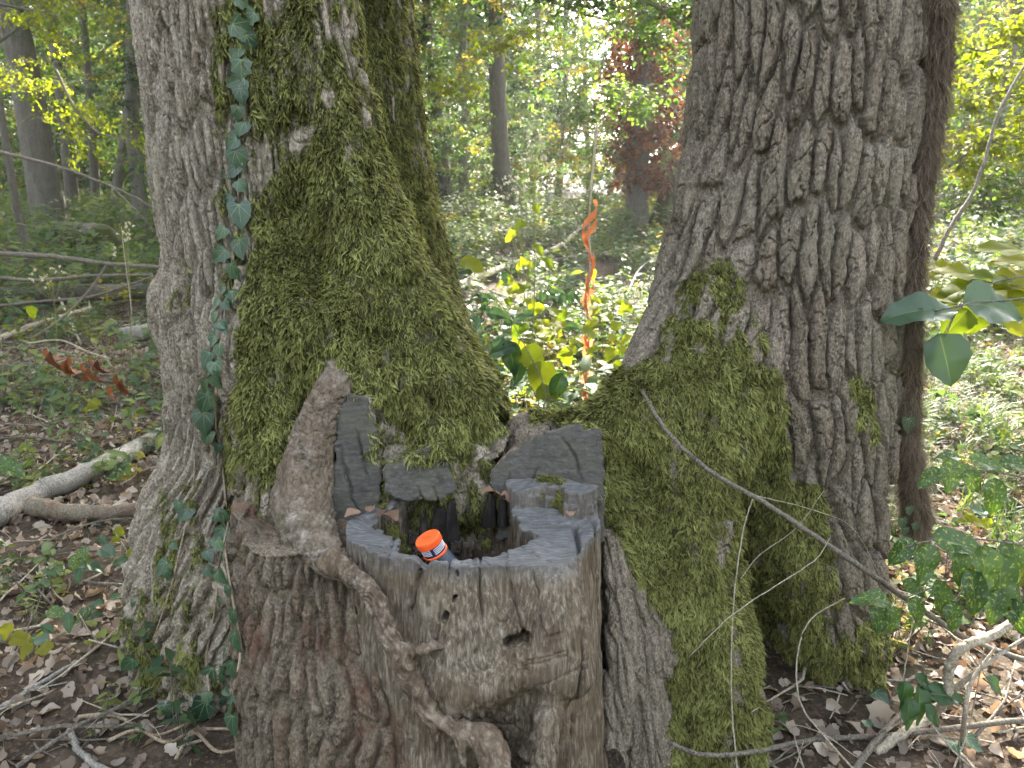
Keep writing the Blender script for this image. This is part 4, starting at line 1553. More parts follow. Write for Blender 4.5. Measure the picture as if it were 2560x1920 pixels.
def drape(root, name, pts, n, r, mat_coll, size, z_rng):
    """leaves clinging round a trunk"""
    P = np.array(pts)
    z = rng.uniform(z_rng[0], z_rng[1], n)
    cx = np.interp(z, P[:, 2], P[:, 0])
    cy = np.interp(z, P[:, 2], P[:, 1])
    a = rng.uniform(0, 6.283, n)
    rr = r * rng.uniform(.6, 1.5, n) * (1 + .5 * vnoise(z * 1.3, a))
    q = np.stack([cx + rr * np.cos(a), cy + rr * np.sin(a), z], 1)
    rot = np.stack([rng.normal(0, .8, n), rng.normal(0, .8, n), a], 1)
    sc = scatter(name, q, rot, rng.uniform(*size, n), mat_coll, root)
    rebase(sc, root)


RUST = proto_collection('rusty_sprays', [bough(980 + i, 42, .3, .085, M_RUST, .9, .9) for i in range(3)])
drape(T['twin'][0], 'dead_ivy', T['twin'][1], 190, .55, RUST, (.8, 1.5), (1.1, 4.6))
drape(T['slim'][0], 'dead_ivy', T['slim'][1], 26, .3, RUST, (.7, 1.1), (1.6, 4.4))
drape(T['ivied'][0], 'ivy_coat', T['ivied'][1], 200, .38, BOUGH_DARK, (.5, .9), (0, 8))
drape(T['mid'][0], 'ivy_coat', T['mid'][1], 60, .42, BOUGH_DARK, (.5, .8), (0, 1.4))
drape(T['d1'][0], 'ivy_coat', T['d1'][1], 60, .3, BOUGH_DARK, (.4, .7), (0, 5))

# crowns of the two old oaks, high over the view, with their upper trunks
for root, ch_, seed, crown in ((root_oak, STEM_L, 501, (-2.0, 7.0, 9.0, 6, 6, 3.0)), (root_oak2, STEM_R, 502, (3.2, 7.0, 9.0, 6, 6, 3.0)), (root_oak, STEM_B, 503, (.6, 10.5, 9.0, 5, 4.5, 2.8))):
    t0 = np.array(sorted(ch_, key=lambda q: q[2])[-1])
    p0 = t0[:3] - [0, 0, .12]
    P_ = [p0, p0 + [.02, .05, .9], p0 + [.0, .3, 3.2], p0 + [.1, .9, 6.0]]
    v, f, z0 = trunk_mesh(P_, [t0[3] * .985, t0[3] * .9, t0[3] * .7, .10], seed, M_BARK_GREY, .012, .045, 56, 60)
    rebase(link('upper_trunk', mesh_np('upper_trunk', v, f, M_BARK_PALE if root is root_oak else M_BARK_GREY, {'moss': z0, 'plate': z0})), root)
    Pc = blob_points(420, crown[:3], crown[3:], seed)
    Pc = Pc[~shades_lit(Pc)]
    rebase(scatter('crown', Pc, rand_rot(len(Pc), .35), rng.uniform(1.0, 1.8, len(Pc)), BOUGH, root), root)

# clear sight lines to the trunks that stand out in the gaps: (x0, x1, y0, y1, distance)
SIGHT = [(1050, 1130, 100, 490, 24), (1190, 1240, 60, 440, 30), (0, 150, 60, 520, 17), (1330, 1440, 0, 520, 17), (985, 1015, 180, 390, 30), (275, 312, 80, 420, 17), (175, 205, 60, 330, 22), (122, 280, 462, 572, 15), (-20, 335, 605, 662, 8.7), (245, 335, 700, 768, 8.6)]


def clear_sight(P, keep=.12):
    vx, vy = to_v(P)
    k = np.ones(len(P), bool)
    for x0, x1, y0, y1, D in SIGHT:
        k &= ~((vx > x0) & (vx < x1) & (vy > y0) & (vy < y1) & (P[:, 1] < D)) | (rng.random(len(P)) < keep)
    return P[k]


# ================================================================== thicket and far wood
def frustum_pts(n, y0, y1, z0, z1, seed, freq=.25, thr=0.0, spread=.78, zpow=1.0):
    g = np.random.default_rng(seed)
    out = np.zeros((0, 3))
    while len(out) < n:
        m = n * 4
        y = np.sqrt(g.uniform(y0 ** 2, y1 ** 2, m))
        x = g.uniform(-spread, spread, m) * y
        z = z0 + (z1 - z0) * g.random(m) ** zpow
        k = fbm(x * freq, y * freq, z * freq * 1.6, seed, 4, .6) > thr
        out = np.concatenate([out, np.stack([x, y, z], 1)[k]])
    out = out[:n]
    out[:, 2] += ground_z(out[:, 0], out[:, 1])
    return out


# unseen leaves added behind and beside the viewer to cut low sky light
g = np.random.default_rng(640)
n = 3600
an = g.uniform(R(125), R(415), n)
rd = g.uniform(5.5, 26, n)
P_ = np.stack([rd * np.cos(an), rd * np.sin(an), g.uniform(.2, 10, n) * np.clip(rd / 12, .45, 1)], 1)
P_ = P_[fbm(P_[:, 0] * .25, P_[:, 1] * .25, P_[:, 2] * .3, 641, 3) > -.25]
P_ = P_[(P_[:, 1] < 0) | (np.abs(P_[:, 0]) > .85 * P_[:, 1] + 1.5)]
tag(scatter('sky_blocking_foliage', P_, rand_rot(len(P_), .4), g.uniform(1.0, 2.0, len(P_)), BOUGH), 'unseen woodland leaves added round the viewer to block low sky light', 'foliage')
P_ = frustum_pts(13000, 20, 55, .2, 14, 601, .16, -.04)
P_ = clear_sight(P_[~shades_lit(P_, 1.4)])
tag(scatter('far_foliage', P_, rand_rot(len(P_), .4), rng.uniform(1.0, 2.0, len(P_)), BOUGH), 'far wall of sunlit green and yellow woodland leaves', 'foliage')
P_ = frustum_pts(7500, 30, 70, .2, 13, 602, .12, -.04)
P_ = P_[~shades_lit(P_, 1.0)]
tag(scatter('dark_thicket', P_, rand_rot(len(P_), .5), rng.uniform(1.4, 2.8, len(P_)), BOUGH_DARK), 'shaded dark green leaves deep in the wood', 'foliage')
P_ = frustum_pts(2600, 10, 22, 1.2, 6, 603, .30, .14)
P_ = clear_sight(P_[~shades_lit(P_, 1.4)], 0)
tag(scatter('understory_leaves', P_, rand_rot(len(P_), .3), rng.uniform(.7, 1.2, len(P_)), SPRAY), 'layered sprays of understory leaves between the trunks', 'foliage')

# ---- herbs and seedlings on the floor
def herb(seed, n=9, h=.16, L=.07, mat=None, shape='ovate', spread=.1):
    g = np.random.default_rng(seed)
    specs, tw = [], []
    for k in range(3):
        e = np.array([g.normal(0, spread * .5), g.normal(0, spread * .5), h * g.uniform(.6, 1.1)])
        tw.append(([np.array([g.normal(0, .02), g.normal(0, .02), -.02]), e * .6, e], [.0025, .002, .0012]))
        for j in range(n // 3):
            a = j * 2.4 + g.uniform(0, 1)
            t = g.uniform(.45, 1.0)
            d = np.array([np.cos(a), np.sin(a), g.uniform(-.2, .45)])
            specs.append((e * t, d, UP + g.normal(0, .2, 3), L * g.uniform(.6, 1.2), L * g.uniform(.42, .6), {'shape': shape, 'droop': .25}, g.random()))
    return build_leaves('herb', specs, mat, tw, M_TWIG)


HERBS = proto_collection('herbs', [herb(700 + i, 9, .13, .06, M_HERB) for i in range(3)] + [herb(710, 9, .2, .08, M_HERB), herb(711, 12, .28, .09, M_HERB), herb(712, 9, .1, .05, M_YELLOW)])
TALL = proto_collection('tall_herbs', [herb(720 + i, 18, .75, .11, M_HERB, 'ovate', .28) for i in range(3)] + [herb(725, 15, .6, .10, M_LEAF, 'ovate', .3), herb(726, 15, .5, .09, M_YELLOW, 'ovate', .25)])


def floor_pts(n, y0, y1, seed, thr=-.2, freq=.8, spread=.76):
    P = frustum_pts(n, y0, y1, 0, .001, seed, freq, thr, spread)
    P[:, 2] = ground_z(P[:, 0], P[:, 1])
    return P


def clear_of_trunks(P, r=.46):
    k = np.ones(len(P), bool)
    for cx, cy, rr in ((-.62, 2.35, .46), (.75, 2.42, .38), (-.1, 1.75, .45), (-.45, 1.8, .4), (.35, 1.95, .22), (-.3, 2.75, .3)):
        k &= np.hypot(P[:, 0] - cx, P[:, 1] - cy) > rr
    return P[k]


P_ = floor_pts(17000, 3.4, 24, 610, -.15, .7)
near = np.clip((P_[:, 1] - 3.0) / 5.0, .12, 1)
P_ = clear_sight(P_[rng.random(len(P_)) < near])
tag(scatter('herb_layer', P_, rand_rot(len(P_), .2), rng.uniform(.8, 1.8, len(P_)), HERBS), 'low leafy herbs and seedlings covering the woodland floor', 'herbs')
P_ = floor_pts(5200, 8.0, 30, 611, -.12, .35)
P_ = P_[~((P_[:, 1] < 12) & (P_[:, 0] > -1.5) & (P_[:, 0] < 2.5))]
P_ = clear_sight(P_, .06)
tag(scatter('tall_herb_layer', P_, rand_rot(len(P_), .15), rng.uniform(.7, 1.5, len(P_)), TALL), 'tall blue-green herbs growing among the far trunks', 'herbs')
P_ = clear_of_trunks(floor_pts(1500, 1.7, 6, 613, .02, 1.6))
tag(scatter('small_seedlings', P_, rand_rot(len(P_), .3), rng.uniform(.35, .9, len(P_)), HERBS), 'scattered small green seedlings pushing through the litter', 'herbs')
# sunlit seedlings just beyond the saddle; yellow leaf colour adds to the glow
P_ = np.stack([rng.normal(.35, .7, 700), rng.uniform(3.7, 6.8, 700), np.zeros(700)], 1)
P_[:, 2] = ground_z(P_[:, 0], P_[:, 1])
tag(scatter('sunlit_seedlings', P_, rand_rot(700, .25), rng.uniform(.8, 2.2, 700), HERBS, idx=rng.choice([0, 3, 5, 5, 5, 5], 700)), 'bright yellow-green seedlings in the sunny patch beyond the saddle', 'herbs')


# ---- litter
def dry_leaf(seed, L=.06):
    g = np.random.default_rng(seed)
    nu, nv = 7, 4
    V, F = [], []
    cu, tw = g.uniform(-10, 26), g.uniform(-1.4, 1.4)
    for i in range(nu):
        t = i / (nu - 1)
        half = L * (.05 + .30 * math.sin(math.pi * min(1, t * .92 + .06)) * (1 + .25 * math.sin(t * 17 + seed)))
        for j in range(nv):
            s_ = (j / (nv - 1) * 2 - 1) * half
            z = cu * s_ * s_ + .006 * math.sin(t * 5 + seed) + tw * s_ * (t - .5) + g.normal(0, .0012)
            V.append((t * L - L / 2, s_, z + .004))
    for i in range(nu - 1):
        for j in range(nv - 1):
            F.append((i * nv + j, (i + 1) * nv + j, (i + 1) * nv + j + 1, i * nv + j + 1))
    return mesh_np('dry_leaf', V, F, M_DRY, {'shade': np.full(len(V), g.random())})


DRY_MESHES = [dry_leaf(800 + i, .055 + .012 * (i % 4)) for i in range(8)]
LITTER = proto_collection('litter_leaves', DRY_MESHES)
P_ = floor_pts(42000, 1.3, 9, 620, -.6, 1.3, .85)
P_ = clear_of_trunks(P_)
P_[:, 2] += rng.uniform(0, .018, len(P_))
tag(scatter('leaf_litter', P_, rand_rot(len(P_), .6), rng.uniform(.22, .78, len(P_)), LITTER), 'pale brown dead leaves strewn over the dark soil', 'leaf litter')


def twig_mesh(seed, L, mat):
    g = np.random.default_rng(seed)
    pts = [np.array([0, 0, 0.0])]
    d = np.array([1.0, 0, 0])
    for k in range(6):
        d = d + g.normal(0, .16, 3) * [1, 1, .4]
        d /= np.linalg.norm(d)
        pts.append(pts[-1] + d * L / 6)
    v, f = tube(pts, np.linspace(.0042, .0015, 7) * (L / .25) ** .5, 5)
    VV, FF = [v], [f]
    q, d2 = pts[3], d + g.normal(0, .6, 3) * [1, 1, .2]
    v2, f2 = tube([q, q + d2 * L * .15, q + d2 * L * .3 + [0, 0, .01]], [.0025, .0018, .001], 4)
    FF.append(f2 + len(v))
    VV.append(v2)
    V = np.concatenate(VV)
    V[:, 0] -= L / 2
    return quads_to_mesh('twig', V, np.concatenate(FF), mat, True, {'moss': np.zeros(len(V)), 'plate': np.zeros(len(V))})


TWIGS = proto_collection('twigs', [twig_mesh(850 + i, .16 + .05 * i, M_TWIG if i % 2 else M_TWIG_PALE) for i in range(6)])
P_ = clear_of_trunks(floor_pts(3600, 1.3, 9, 621, -.6, 1.3, .85))
P_[:, 2] += rng.uniform(.004, .02, len(P_))
tag(scatter('fallen_twigs', P_, np.stack([rng.uniform(0, 6.28, len(P_)), rng.normal(0, .08, len(P_)), rng.uniform(0, 6.28, len(P_))], 1), rng.uniform(.5, 1.4, len(P_)), TWIGS), 'thin dry twigs lying over the leaf litter', 'twigs')


# ---- grass by the hairy vine
def grass_tuft(seed):
    g = np.random.default_rng(seed)
    V, F, S = [], [], []
    for _ in range(16):
        a = g.uniform(0, 6.28)
        h = g.uniform(.14, .32)
        out = np.array([np.cos(a), np.sin(a), 0]) * g.uniform(.08, .22)
        sd = np.array([-np.sin(a), np.cos(a), 0]) * g.uniform(.002, .0038)
        b = np.array([g.normal(0, .02), g.normal(0, .02), 0])
        o = len(V)
        for k, t in enumerate((0, .35, .7)):
            p = b + out * t * t + UP * h * (t - .35 * t * t)
            V += [p - sd * (1 - .5 * t), p + sd * (1 - .5 * t)]
        V.append(b + out + UP * h * .62)
        F += [(o, o + 1, o + 3, o + 2), (o + 2, o + 3, o + 5, o + 4), (o + 4, o + 5, o + 6, o + 6)]
        S += [g.random()] * 7
    return quads_to_mesh('grass_tuft', V, F, M_GRASS, True, {'shade': S})


GRASS = proto_collection('grass_tufts', [grass_tuft(880 + i) for i in range(4)])
P_ = np.stack([rng.uniform(1.35, 5.5, 1300), rng.uniform(2.9, 8.5, 1300), np.zeros(1300)], 1)
P_ = P_[fbm(P_[:, 0] * 1.1, P_[:, 1] * 1.1, None, 15) > -.12]
P_ = np.concatenate([P_, np.stack([rng.uniform(-.2, 1.3, 110), rng.uniform(6.0, 9.5, 110), np.zeros(110)], 1)])
P_[:, 2] = ground_z(P_[:, 0], P_[:, 1])
tag(scatter('grass', P_, rand_rot(len(P_), .12), rng.uniform(.6, 1.15, len(P_)), GRASS), 'soft green grass tufts growing beyond the hairy vine', 'grass')

# ================================================================== finding the bark surface behind a photograph position
SURF_P = np.concatenate([VL, VR, bk_V, ST_V])
SURF_N = np.concatenate([NL, NR, bk_N, ST_N])
_sx, _sy = to_v(SURF_P)
_sd = SURF_P[:, 1] * _cp - (SURF_P[:, 2] - CAM_H) * _sp


def on_bark(vx, vy, out=.006, rad=4.0):
    k = np.where((np.abs(_sx - vx) < rad) & (np.abs(_sy - vy) < rad))[0]
    if len(k) == 0:
        return at(vx, vy, 2.0), np.array([0, -1, .2])
    dmin = _sd[k].min()
    k = k[_sd[k] < dmin + .03]
    n = SURF_N[k].mean(0)
    n /= np.linalg.norm(n)
    p = SURF_P[k].mean(0)
    return p + n * out, n


def frame_rot(x, z):
    """euler with local X along x and local Z as near z as possible"""
    x = x / np.linalg.norm(x)
    y = np.cross(z, x)
    y /= np.linalg.norm(y)
    z = np.cross(x, y)
    return Matrix(np.stack([x, y, z], 1).tolist()).to_euler()


# ================================================================== ivy
M_IVY = leaf_mat('ivy_leaf', [(0, (.018, .045, .026)), (.5, (.030, .070, .038)), (1, (.055, .105, .045))], .15, (1.6, 1.5, .6), .32, .6)
M_IVY_VEIN = leaf_mat('ivy_vein', [(0, (.13, .20, .11)), (1, (.18, .25, .14))], .1, (1.2, 1.2, .6), .4, .4)
M_IVY_STEM = bark_mat('ivy_stem', [(.3, (.19, .14, .095)), (.55, (.30, .23, .16)), (.75, (.42, .34, .25))])


def ivy_leaf(seed, lobes):
    """five-lobed leaf, petiole at the origin, tip along +X, about one unit long"""
    g = np.random.default_rng(seed)
    half = lobes
    pts = [(0.0, 0.0)] + half + [(1.0, 0.0)] + [(x, -y) for x, y in half[::-1]]
    P = np.array(pts)
    P[1:, :] += g.normal(0, .012, P[1:, :].shape)
    mid = np.array([.33, 0])
    V = []
    ring = P * .55 + mid * .45

    def lift(p, k):
        r = abs(p[1])
        return .16 * r - .22 * p[0] * p[0] + .03 * k
    V = [(*q, lift(q, .3)) for q in P] + [(*q, lift(q, .0)) for q in ring] + [(*mid, lift(mid, 0) - .0)]
    n = len(P)
    F = []
    for i in range(n):
        j = (i + 1) % n
        F.append((i, n + i, n + j, j))
        F.append((n + i, 2 * n, n + j, n + j))
    nf = len(F)
    for tip in ((.95, 0), (.60, .44), (.60, -.44), (.12, .46), (.12, -.46)):
        t = np.array(tip)
        a = np.array([.02, 0])
        d = (t - a) / np.linalg.norm(t - a)
        s_ = np.array([-d[1], d[0]])
        o = len(V)
        for k, (u, w) in enumerate(((0, .018), (.5, .013), (1, .003))):
            q = a + (t - a) * u
            for sg in (-1, 1):
                p = q + s_ * w * sg
                V.append((*p, lift(p, 0) + .022 + .01 * (k == 1)))
        F += [(o, o + 1, o + 3, o + 2), (o + 2, o + 3, o + 5, o + 4)]
    me = quads_to_mesh('ivy_leaf', V, [tuple(reversed(q)) if q[2] != q[3] else (q[1], q[0], q[2], q[2]) for q in F[:nf]] + F[nf:], [M_IVY, M_IVY_VEIN], True, {'shade': np.full(len(V), g.random())})
    mi = np.zeros(len(F), np.int32)
    mi[nf:] = 1
    me.polygons.foreach_set('material_index', mi)
    return me


IVY_A = [(-.10, .14), (-.06, .34), (.10, .52), (.26, .42), (.36, .40), (.60, .48), (.66, .28), (.84, .12)]
IVY_B = [(-.12, .16), (-.12, .36), (.05, .46), (.25, .42), (.48, .40), (.68, .26), (.86, .11)]
IVY_C = [(-.12, .18), (-.08, .42), (.18, .50), (.45, .42), (.72, .24)]
IVY_MESH = [ivy_leaf(i, q) for i, q in enumerate((IVY_A, IVY_A, IVY_B, IVY_B, IVY_C))]
ivr = np.random.default_rng(77)


def ivy_plant(name, label, stem_pts, leaves, stem_r=.0028, out=.008, leaf_px=42, group=None, extra_stems=()):
    """stem_pts in photograph positions, laid on the bark; leaves = (vx, vy, size factor, angle of the tip in degrees, 0 = right, 90 = down)"""
    S = [on_bark(x, y, out)[0] if not isinstance(x, np.ndarray) else x for x, y in stem_pts]
    root = thing(name, S[-1], label, 'ivy', group)
    for k, stp in enumerate((S,) + tuple([on_bark(x, y, out)[0] for x, y in e] for e in extra_stems)):
        c = catmull(stp, 5)
        v, f = tube(c, np.linspace(stem_r * .75, stem_r * 1.25, len(c)), 7, True, .25, k)
        z1 = np.zeros(len(v))
        rebase(link('stem', quads_to_mesh('stem', v, f, M_IVY_STEM, True, {'moss': z1, 'plate': z1})), root)
    for (vx, vy, sf, ang) in leaves:
        p, n = on_bark(vx, vy, .014 + .01 * ivr.random())
        a = R(ang + ivr.normal(0, 20))
        camr, camu = np.array([1.0, 0, 0]), np.array([0, _sp, _cp])
        d = camr * math.cos(a) - camu * math.sin(a)
        nn = n + np.array([ivr.normal(0, .25), -.35, .35 + ivr.normal(0, .2)])
        nn /= np.linalg.norm(nn)
        d = d - nn * (d @ nn) * .9
        size = leaf_px * SV / FPX * (p[1] * _cp - (p[2] - CAM_H) * _sp) * sf * ivr.uniform(.75, 1.2)
        pos = p - d / np.linalg.norm(d) * size * .4
        o = link('leaf', IVY_MESH[ivr.integers(len(IVY_MESH))], root, Vector(pos) - root.location, frame_rot(d, nn), size)
    return root


main_leaves = [(522, 8, .9, 30), (540, 42, .85, 120), (523, 66, 1.05, 20), (539, 95, 1.1, 70), (510, 117, 1.1, 160), (523, 150, 1.0, 60), (514, 178, 1.15, 150), (524, 208, .95, 60), (515, 246, 1.0, 100), (527, 276, 1.0, 110), (503, 308, 1.0, 160), (519, 345, 1.0, 60),
               (502, 371, .9, 140), (525, 402, .85, 60), (494, 428, .95, 150), (523, 462, 1.15, 80), (489, 503, .95, 135), (526, 540, 1.35, 60), (481, 551, 1.2, 110), (517, 590, 1.35, 70), (492, 632, .7, 150), (510, 645, .9, 60), (477, 660, .6, 120), (475, 690, .8, 110), (500, 665, .6, 40), (492, 712, .75, 70), (470, 738, .8, 130),
               (486, 758, .8, 80), (462, 775, .85, 120), (482, 798, .9, 80), (458, 830, .8, 140), (478, 822, 1.0, 100), (455, 862, 1.0, 130), (480, 868, .8, 60), (450, 905, 1.35, 100), (462, 938, .9, 100), (478, 965, .6, 110), (488, 705, .6, 20), (466, 805, .7, 160), (472, 850, .7, 40)]
ivy_plant('ivy_vine', 'upright ivy strand with a ladder of dark leaves on the mossy oak', [(533, -30), (536, 60), (528, 130), (522, 200), (521, 290), (516, 380), (514, 460), (508, 540), (500, 610), (490, 680), (484, 740), (478, 800), (472, 860), (470, 930), (482, 1000), (488, 1080)], main_leaves)
low_leaves = [(478, 1118, .9, 30), (503, 1128, 1.1, 80), (484, 1165, 1.2, 90), (462, 1178, .6, 60), (458, 1205, .7, 70), (487, 1178, .7, 60), (500, 1205, .7, 60), (462, 1238, .6, 60), (492, 1243, .8, 80), (508, 1270, .6, 90), (495, 1297, .8, 90), (522, 1330, .95, 60), (527, 1381, 1.0, 60), (497, 1418, .9, 130), (463, 1456, 1.25, 100), (524, 1448, 1.4, 80),
              (490, 1440, .8, 110), (508, 1488, .5, 60), (522, 1500, .7, 30), (505, 1525, .9, 120), (520, 1560, 1.0, 110), (485, 1570, .9, 80), (440, 1525, 1.4, 100), (425, 1545, 1.1, 90), (372, 1530, 1.0, 100), (467, 1602, .9, 40), (395, 1600, .8, 60), (430, 1612, 1.0, 20), (500, 1600, .8, 100), (450, 1500, .6, 60), (478, 1506, .6, 80)]
ivy_plant('ivy_vine', 'lower ivy vine with bare twisting stem rooted in a leafy tangle at the oak foot', [(488, 1080), (492, 1130), (488, 1180), (478, 1240), (472, 1290), (462, 1340), (450, 1390), (448, 1440), (455, 1500), (470, 1560), (490, 1600)], low_leaves, .0036,
          extra_stems=([(492, 1180), (505, 1260), (515, 1330), (524, 1400), (515, 1480), (500, 1540)],))
ivy_plant('ivy_vine', 'long thin ivy runner slanting down the oak flare with few small leaves', [(425, 960), (420, 1040), (405, 1130), (390, 1200), (375, 1260), (345, 1350), (320, 1410), (290, 1480), (255, 1540), (228, 1600)],
          [(392, 1098, .7, 90), (405, 1112, .8, 95), (385, 1180, .5, 70), (362, 1225, .8, 110), (370, 1240, .6, 60), (332, 1345, .5, 120), (323, 1368, .6, 100), (312, 1430, .7, 110), (285, 1425, .8, 110), (243, 1530, 1.3, 45), (293, 1535, .8, 100), (300, 1300, .5, 80)], .0026)

# pale roots and runners of the ivy over the soil
for k, (pts, lab) in enumerate([
    ([(235, 1600), (300, 1585), (360, 1600), (420, 1570), (520, 1580)], 'pale ivy root curving over the soil at the oak foot'),
    ([(380, 1640), (420, 1590), (470, 1620), (540, 1605), (560, 1659)], 'pale ivy root looping beside the stump bark'),
    ([(170, 1550), (260, 1555), (330, 1580), (420, 1560)], 'thin pale runner reaching out from the oak flare')]):
    c = catmull([ground_at(x, y, gz(ground_at(x, y)) + .012) for x, y in pts], 7)
    c[:, 2] += .012 * np.sin(np.linspace(0, 7, len(c)))
    v, f = tube(c, np.linspace(.006, .0035, len(c)), 7, True, .3, k)
    z1 = np.zeros(len(v))
    tag(link('ivy_root', quads_to_mesh('ivy_root', v, f, M_IVY_STEM, True, {'moss': z1, 'plate': z1})), lab, 'root')

# ================================================================== hairy vine on the grey oak
HV = [(2045, -120, 31), (2030, 0, 31), (2026, 80, 31), (2020, 160, 31), (2008, 260, 30), (1998, 340, 28), (1987, 430, 25), (1976, 560, 22), (1970, 680, 20), (1966, 800, 20), (1966, 920, 22), (1972, 1020, 25), (1980, 1090, 24), (1988, 1150, 13)]
HVY = 2.2
hp = np.array([at(x, y, HVY + .02 * math.sin(y / 170)) for x, y, _ in HV])
hr = np.array([w * SV / FPX * depth_of(y, HVY) for x, y, w in HV])
hp = np.concatenate([hp[:1] + [[.05, .1, 1.2]], hp])
hr = np.concatenate([hr[:1], hr])
c = catmull(hp, 10)
rr = np.interp(np.linspace(0, 1, len(c)), np.linspace(0, 1, len(hr)), hr)
root_hv = thing('hairy_vine', c[-1], 'thick brown climbing vine furred with hair-like rootlets on the grey oak', 'vine')
rr = rr * .86
v, f = tube(c, rr * .72, 18, True, .25, 3)
z1 = np.zeros(len(v))
rebase(link('stem', quads_to_mesh('stem', v, f, bark_mat('vine_bark', [(.3, (.05, .036, .026)), (.6, (.10, .075, .055)), (.8, (.16, .12, .09))]), True, {'moss': z1, 'plate': z1})), root_hv)
M_HAIR = leaf_mat('root_hair', [(0, (.035, .025, .018)), (.5, (.11, .082, .06)), (1, (.32, .255, .185))], .2, (1.2, 1.0, .7), .8, .15)


def hair_clump(seed):
    g = np.random.default_rng(seed)
    V, F, S = [], [], []
    for _ in range(12):
        b = np.array([g.uniform(-.012, .012), g.uniform(-.012, .012), 0])
        d = np.array([g.normal(0, .55), g.normal(-.5, .45), 1.0])
        d /= np.linalg.norm(d)
        L = g.uniform(.025, .055)
        bend = np.array([g.normal(0, .6), -g.uniform(.2, 1.3), -.2])
        sd = np.cross(d, [0, 1, .3])
        sd = sd / np.linalg.norm(sd) * .0008
        o = len(V)
        for t in (0, .4, .75, 1):
            p = b + d * L * t + bend * L * t * t * .6
            V += [p - sd * (1 - .6 * t), p + sd * (1 - .6 * t)]
        F += [(o + 2 * k, o + 2 * k + 1, o + 2 * k + 3, o + 2 * k + 2) for k in range(3)]
        S += [g.random()] * 8
    return quads_to_mesh('hair_clump', V, F, M_HAIR, True, {'shade': S})


HAIR = proto_collection('hair_clumps', [hair_clump(i) for i in range(5)])
n = 5200
q = rng.uniform(0, 1, n) * (len(c) - 1.01)
i0 = q.astype(int)
cc = c[i0] + (c[i0 + 1] - c[i0]) * (q - i0)[:, None]
th = rng.uniform(0, 6.283, n)
nrm = np.stack([np.cos(th), np.sin(th), rng.normal(0, .15, n)], 1)
nrm /= np.linalg.norm(nrm, axis=1)[:, None]
pp = cc + nrm * (np.interp(q, np.arange(len(rr)), rr) * .66)[:, None]
dn = np.array([0, 0, -1.0]) + nrm * nrm[:, 2:3]
dn /= np.linalg.norm(dn, axis=1)[:, None]
rebase(scatter('rootlets', pp, euler_of(np.cross(-dn, nrm), -dn, nrm), rng.uniform(.6, 1.1, n), HAIR, root_hv), root_hv)
for (vx, vy, s_) in ((1962, 903, .05), (1948, 1120, .035), (1962, 1095, .03), (1975, 1130, .03), (1955, 1140, .03)):
    p = at(vx, vy, HVY - .06)
    o = link('leaf', IVY_MESH[ivr.integers(5)], root_hv, Vector(p) - root_hv.location, frame_rot(np.array([ivr.normal(0, .5), -.2, -1.0]), np.array([.1, -1, .4])), s_)


# ================================================================== sticks, branches, logs
def stick(name, label, pts, r0, r1, mat, cat='branch', group=None, forks=(), n=9, moss=0.0, wob=.15, end_mat=None):
    c = catmull(pts, 8)
    g = np.random.default_rng(len(label) * 7 + int(abs(c[0][0]) * 1000))
    c[1:-1] += g.normal(0, min(max(r0, .004) * .12, .0035), c[1:-1].shape)
    root = thing(name, c[0], label, cat, group)
    v, f = tube(c, np.linspace(r0, r1, len(c)), n, True, wob, 5)
    if r0 > .03:
        v = v + .10 * r0 * np.stack([fbm(v[:, 0] * 20, v[:, 1] * 20, v[:, 2] * 20, 50 + k, 3) for k in range(3)], 1)
    z1 = np.zeros(len(v))
    rebase(link('stem', quads_to_mesh('stem', v, f, mat, True, {'moss': z1 + moss, 'plate': z1})), root)
    for fp, fr in forks:
        c2 = catmull(fp, 6)
        v, f = tube(c2, np.linspace(fr, fr * .45, len(c2)), 6, True, .15, 6)
        z1 = np.zeros(len(v))
        rebase(link('side_branch', quads_to_mesh('side_branch', v, f, mat, True, {'moss': z1, 'plate': z1})), root)
    return root


def gp(vx, vy, up=0.0, Y=None):
    if Y is None:
        p = ground_at(vx, vy, 0)
        p[2] = gz(p) + up
        return p
    return at(vx, vy, Y)


def vr(px, Y, vy=900):
    return px * SV / FPX * depth_of(vy, Y) / 2


# fallen wood on the side of the twin oak
stick('fallen_log', 'weathered grey log lying on the leaf litter beside the twin oak', [gp(-30, 1135, .05), gp(60, 1085, .06), gp(190, 1035, .06), gp(300, 975, .06), gp(420, 920, .06)], .058, .045, M_LOG, 'log', n=16)
stick('fallen_log', 'split log with dark bark and pale broken wood under the grey log', [gp(70, 1108, .06), gp(150, 1115, .05), gp(230, 1122, .05), gp(315, 1118, .05)], .042, .03, M_BARK_RED, 'log', n=14)
stick('fallen_log', 'pale bleached log end poking out behind the twin oak', [gp(255, 742, .08), gp(340, 735, .1), gp(420, 728, .1)], .075, .07, M_LOG, 'log', n=16)
stick('fallen_log', 'long dark fallen trunk lying across the herbs behind the twin oak', [gp(-60, 640, .15, 8.6), gp(80, 637, .15, 8.6), gp(200, 632, .15, 8.6), gp(330, 628, .15, 8.6), gp(420, 628, .15, 8.6)], .10, .085, M_BARK_FAR, 'log', n=16)
stick('fallen_branch', 'straight dark branch suspended above the long fallen trunk', [gp(-40, 546, 0, 6.5), gp(90, 552, 0, 6.5), gp(210, 567, 0, 6.5), gp(330, 577, 0, 6.5), gp(400, 582, 0, 6.5)], .020, .016, M_TWIG, forks=[([gp(232, 570, 0, 6.5), gp(190, 630, 0, 6.4), gp(130, 690, 0, 6.2), gp(60, 735, 0, 6.0)], .012)])
stick('fallen_branch', 'thin dark bowed branch between the suspended branch and the fallen trunk', [gp(-40, 596, 0, 7), gp(80, 605, 0, 7), gp(200, 596, 0, 7), gp(330, 593, 0, 7)], .017, .012, M_TWIG)
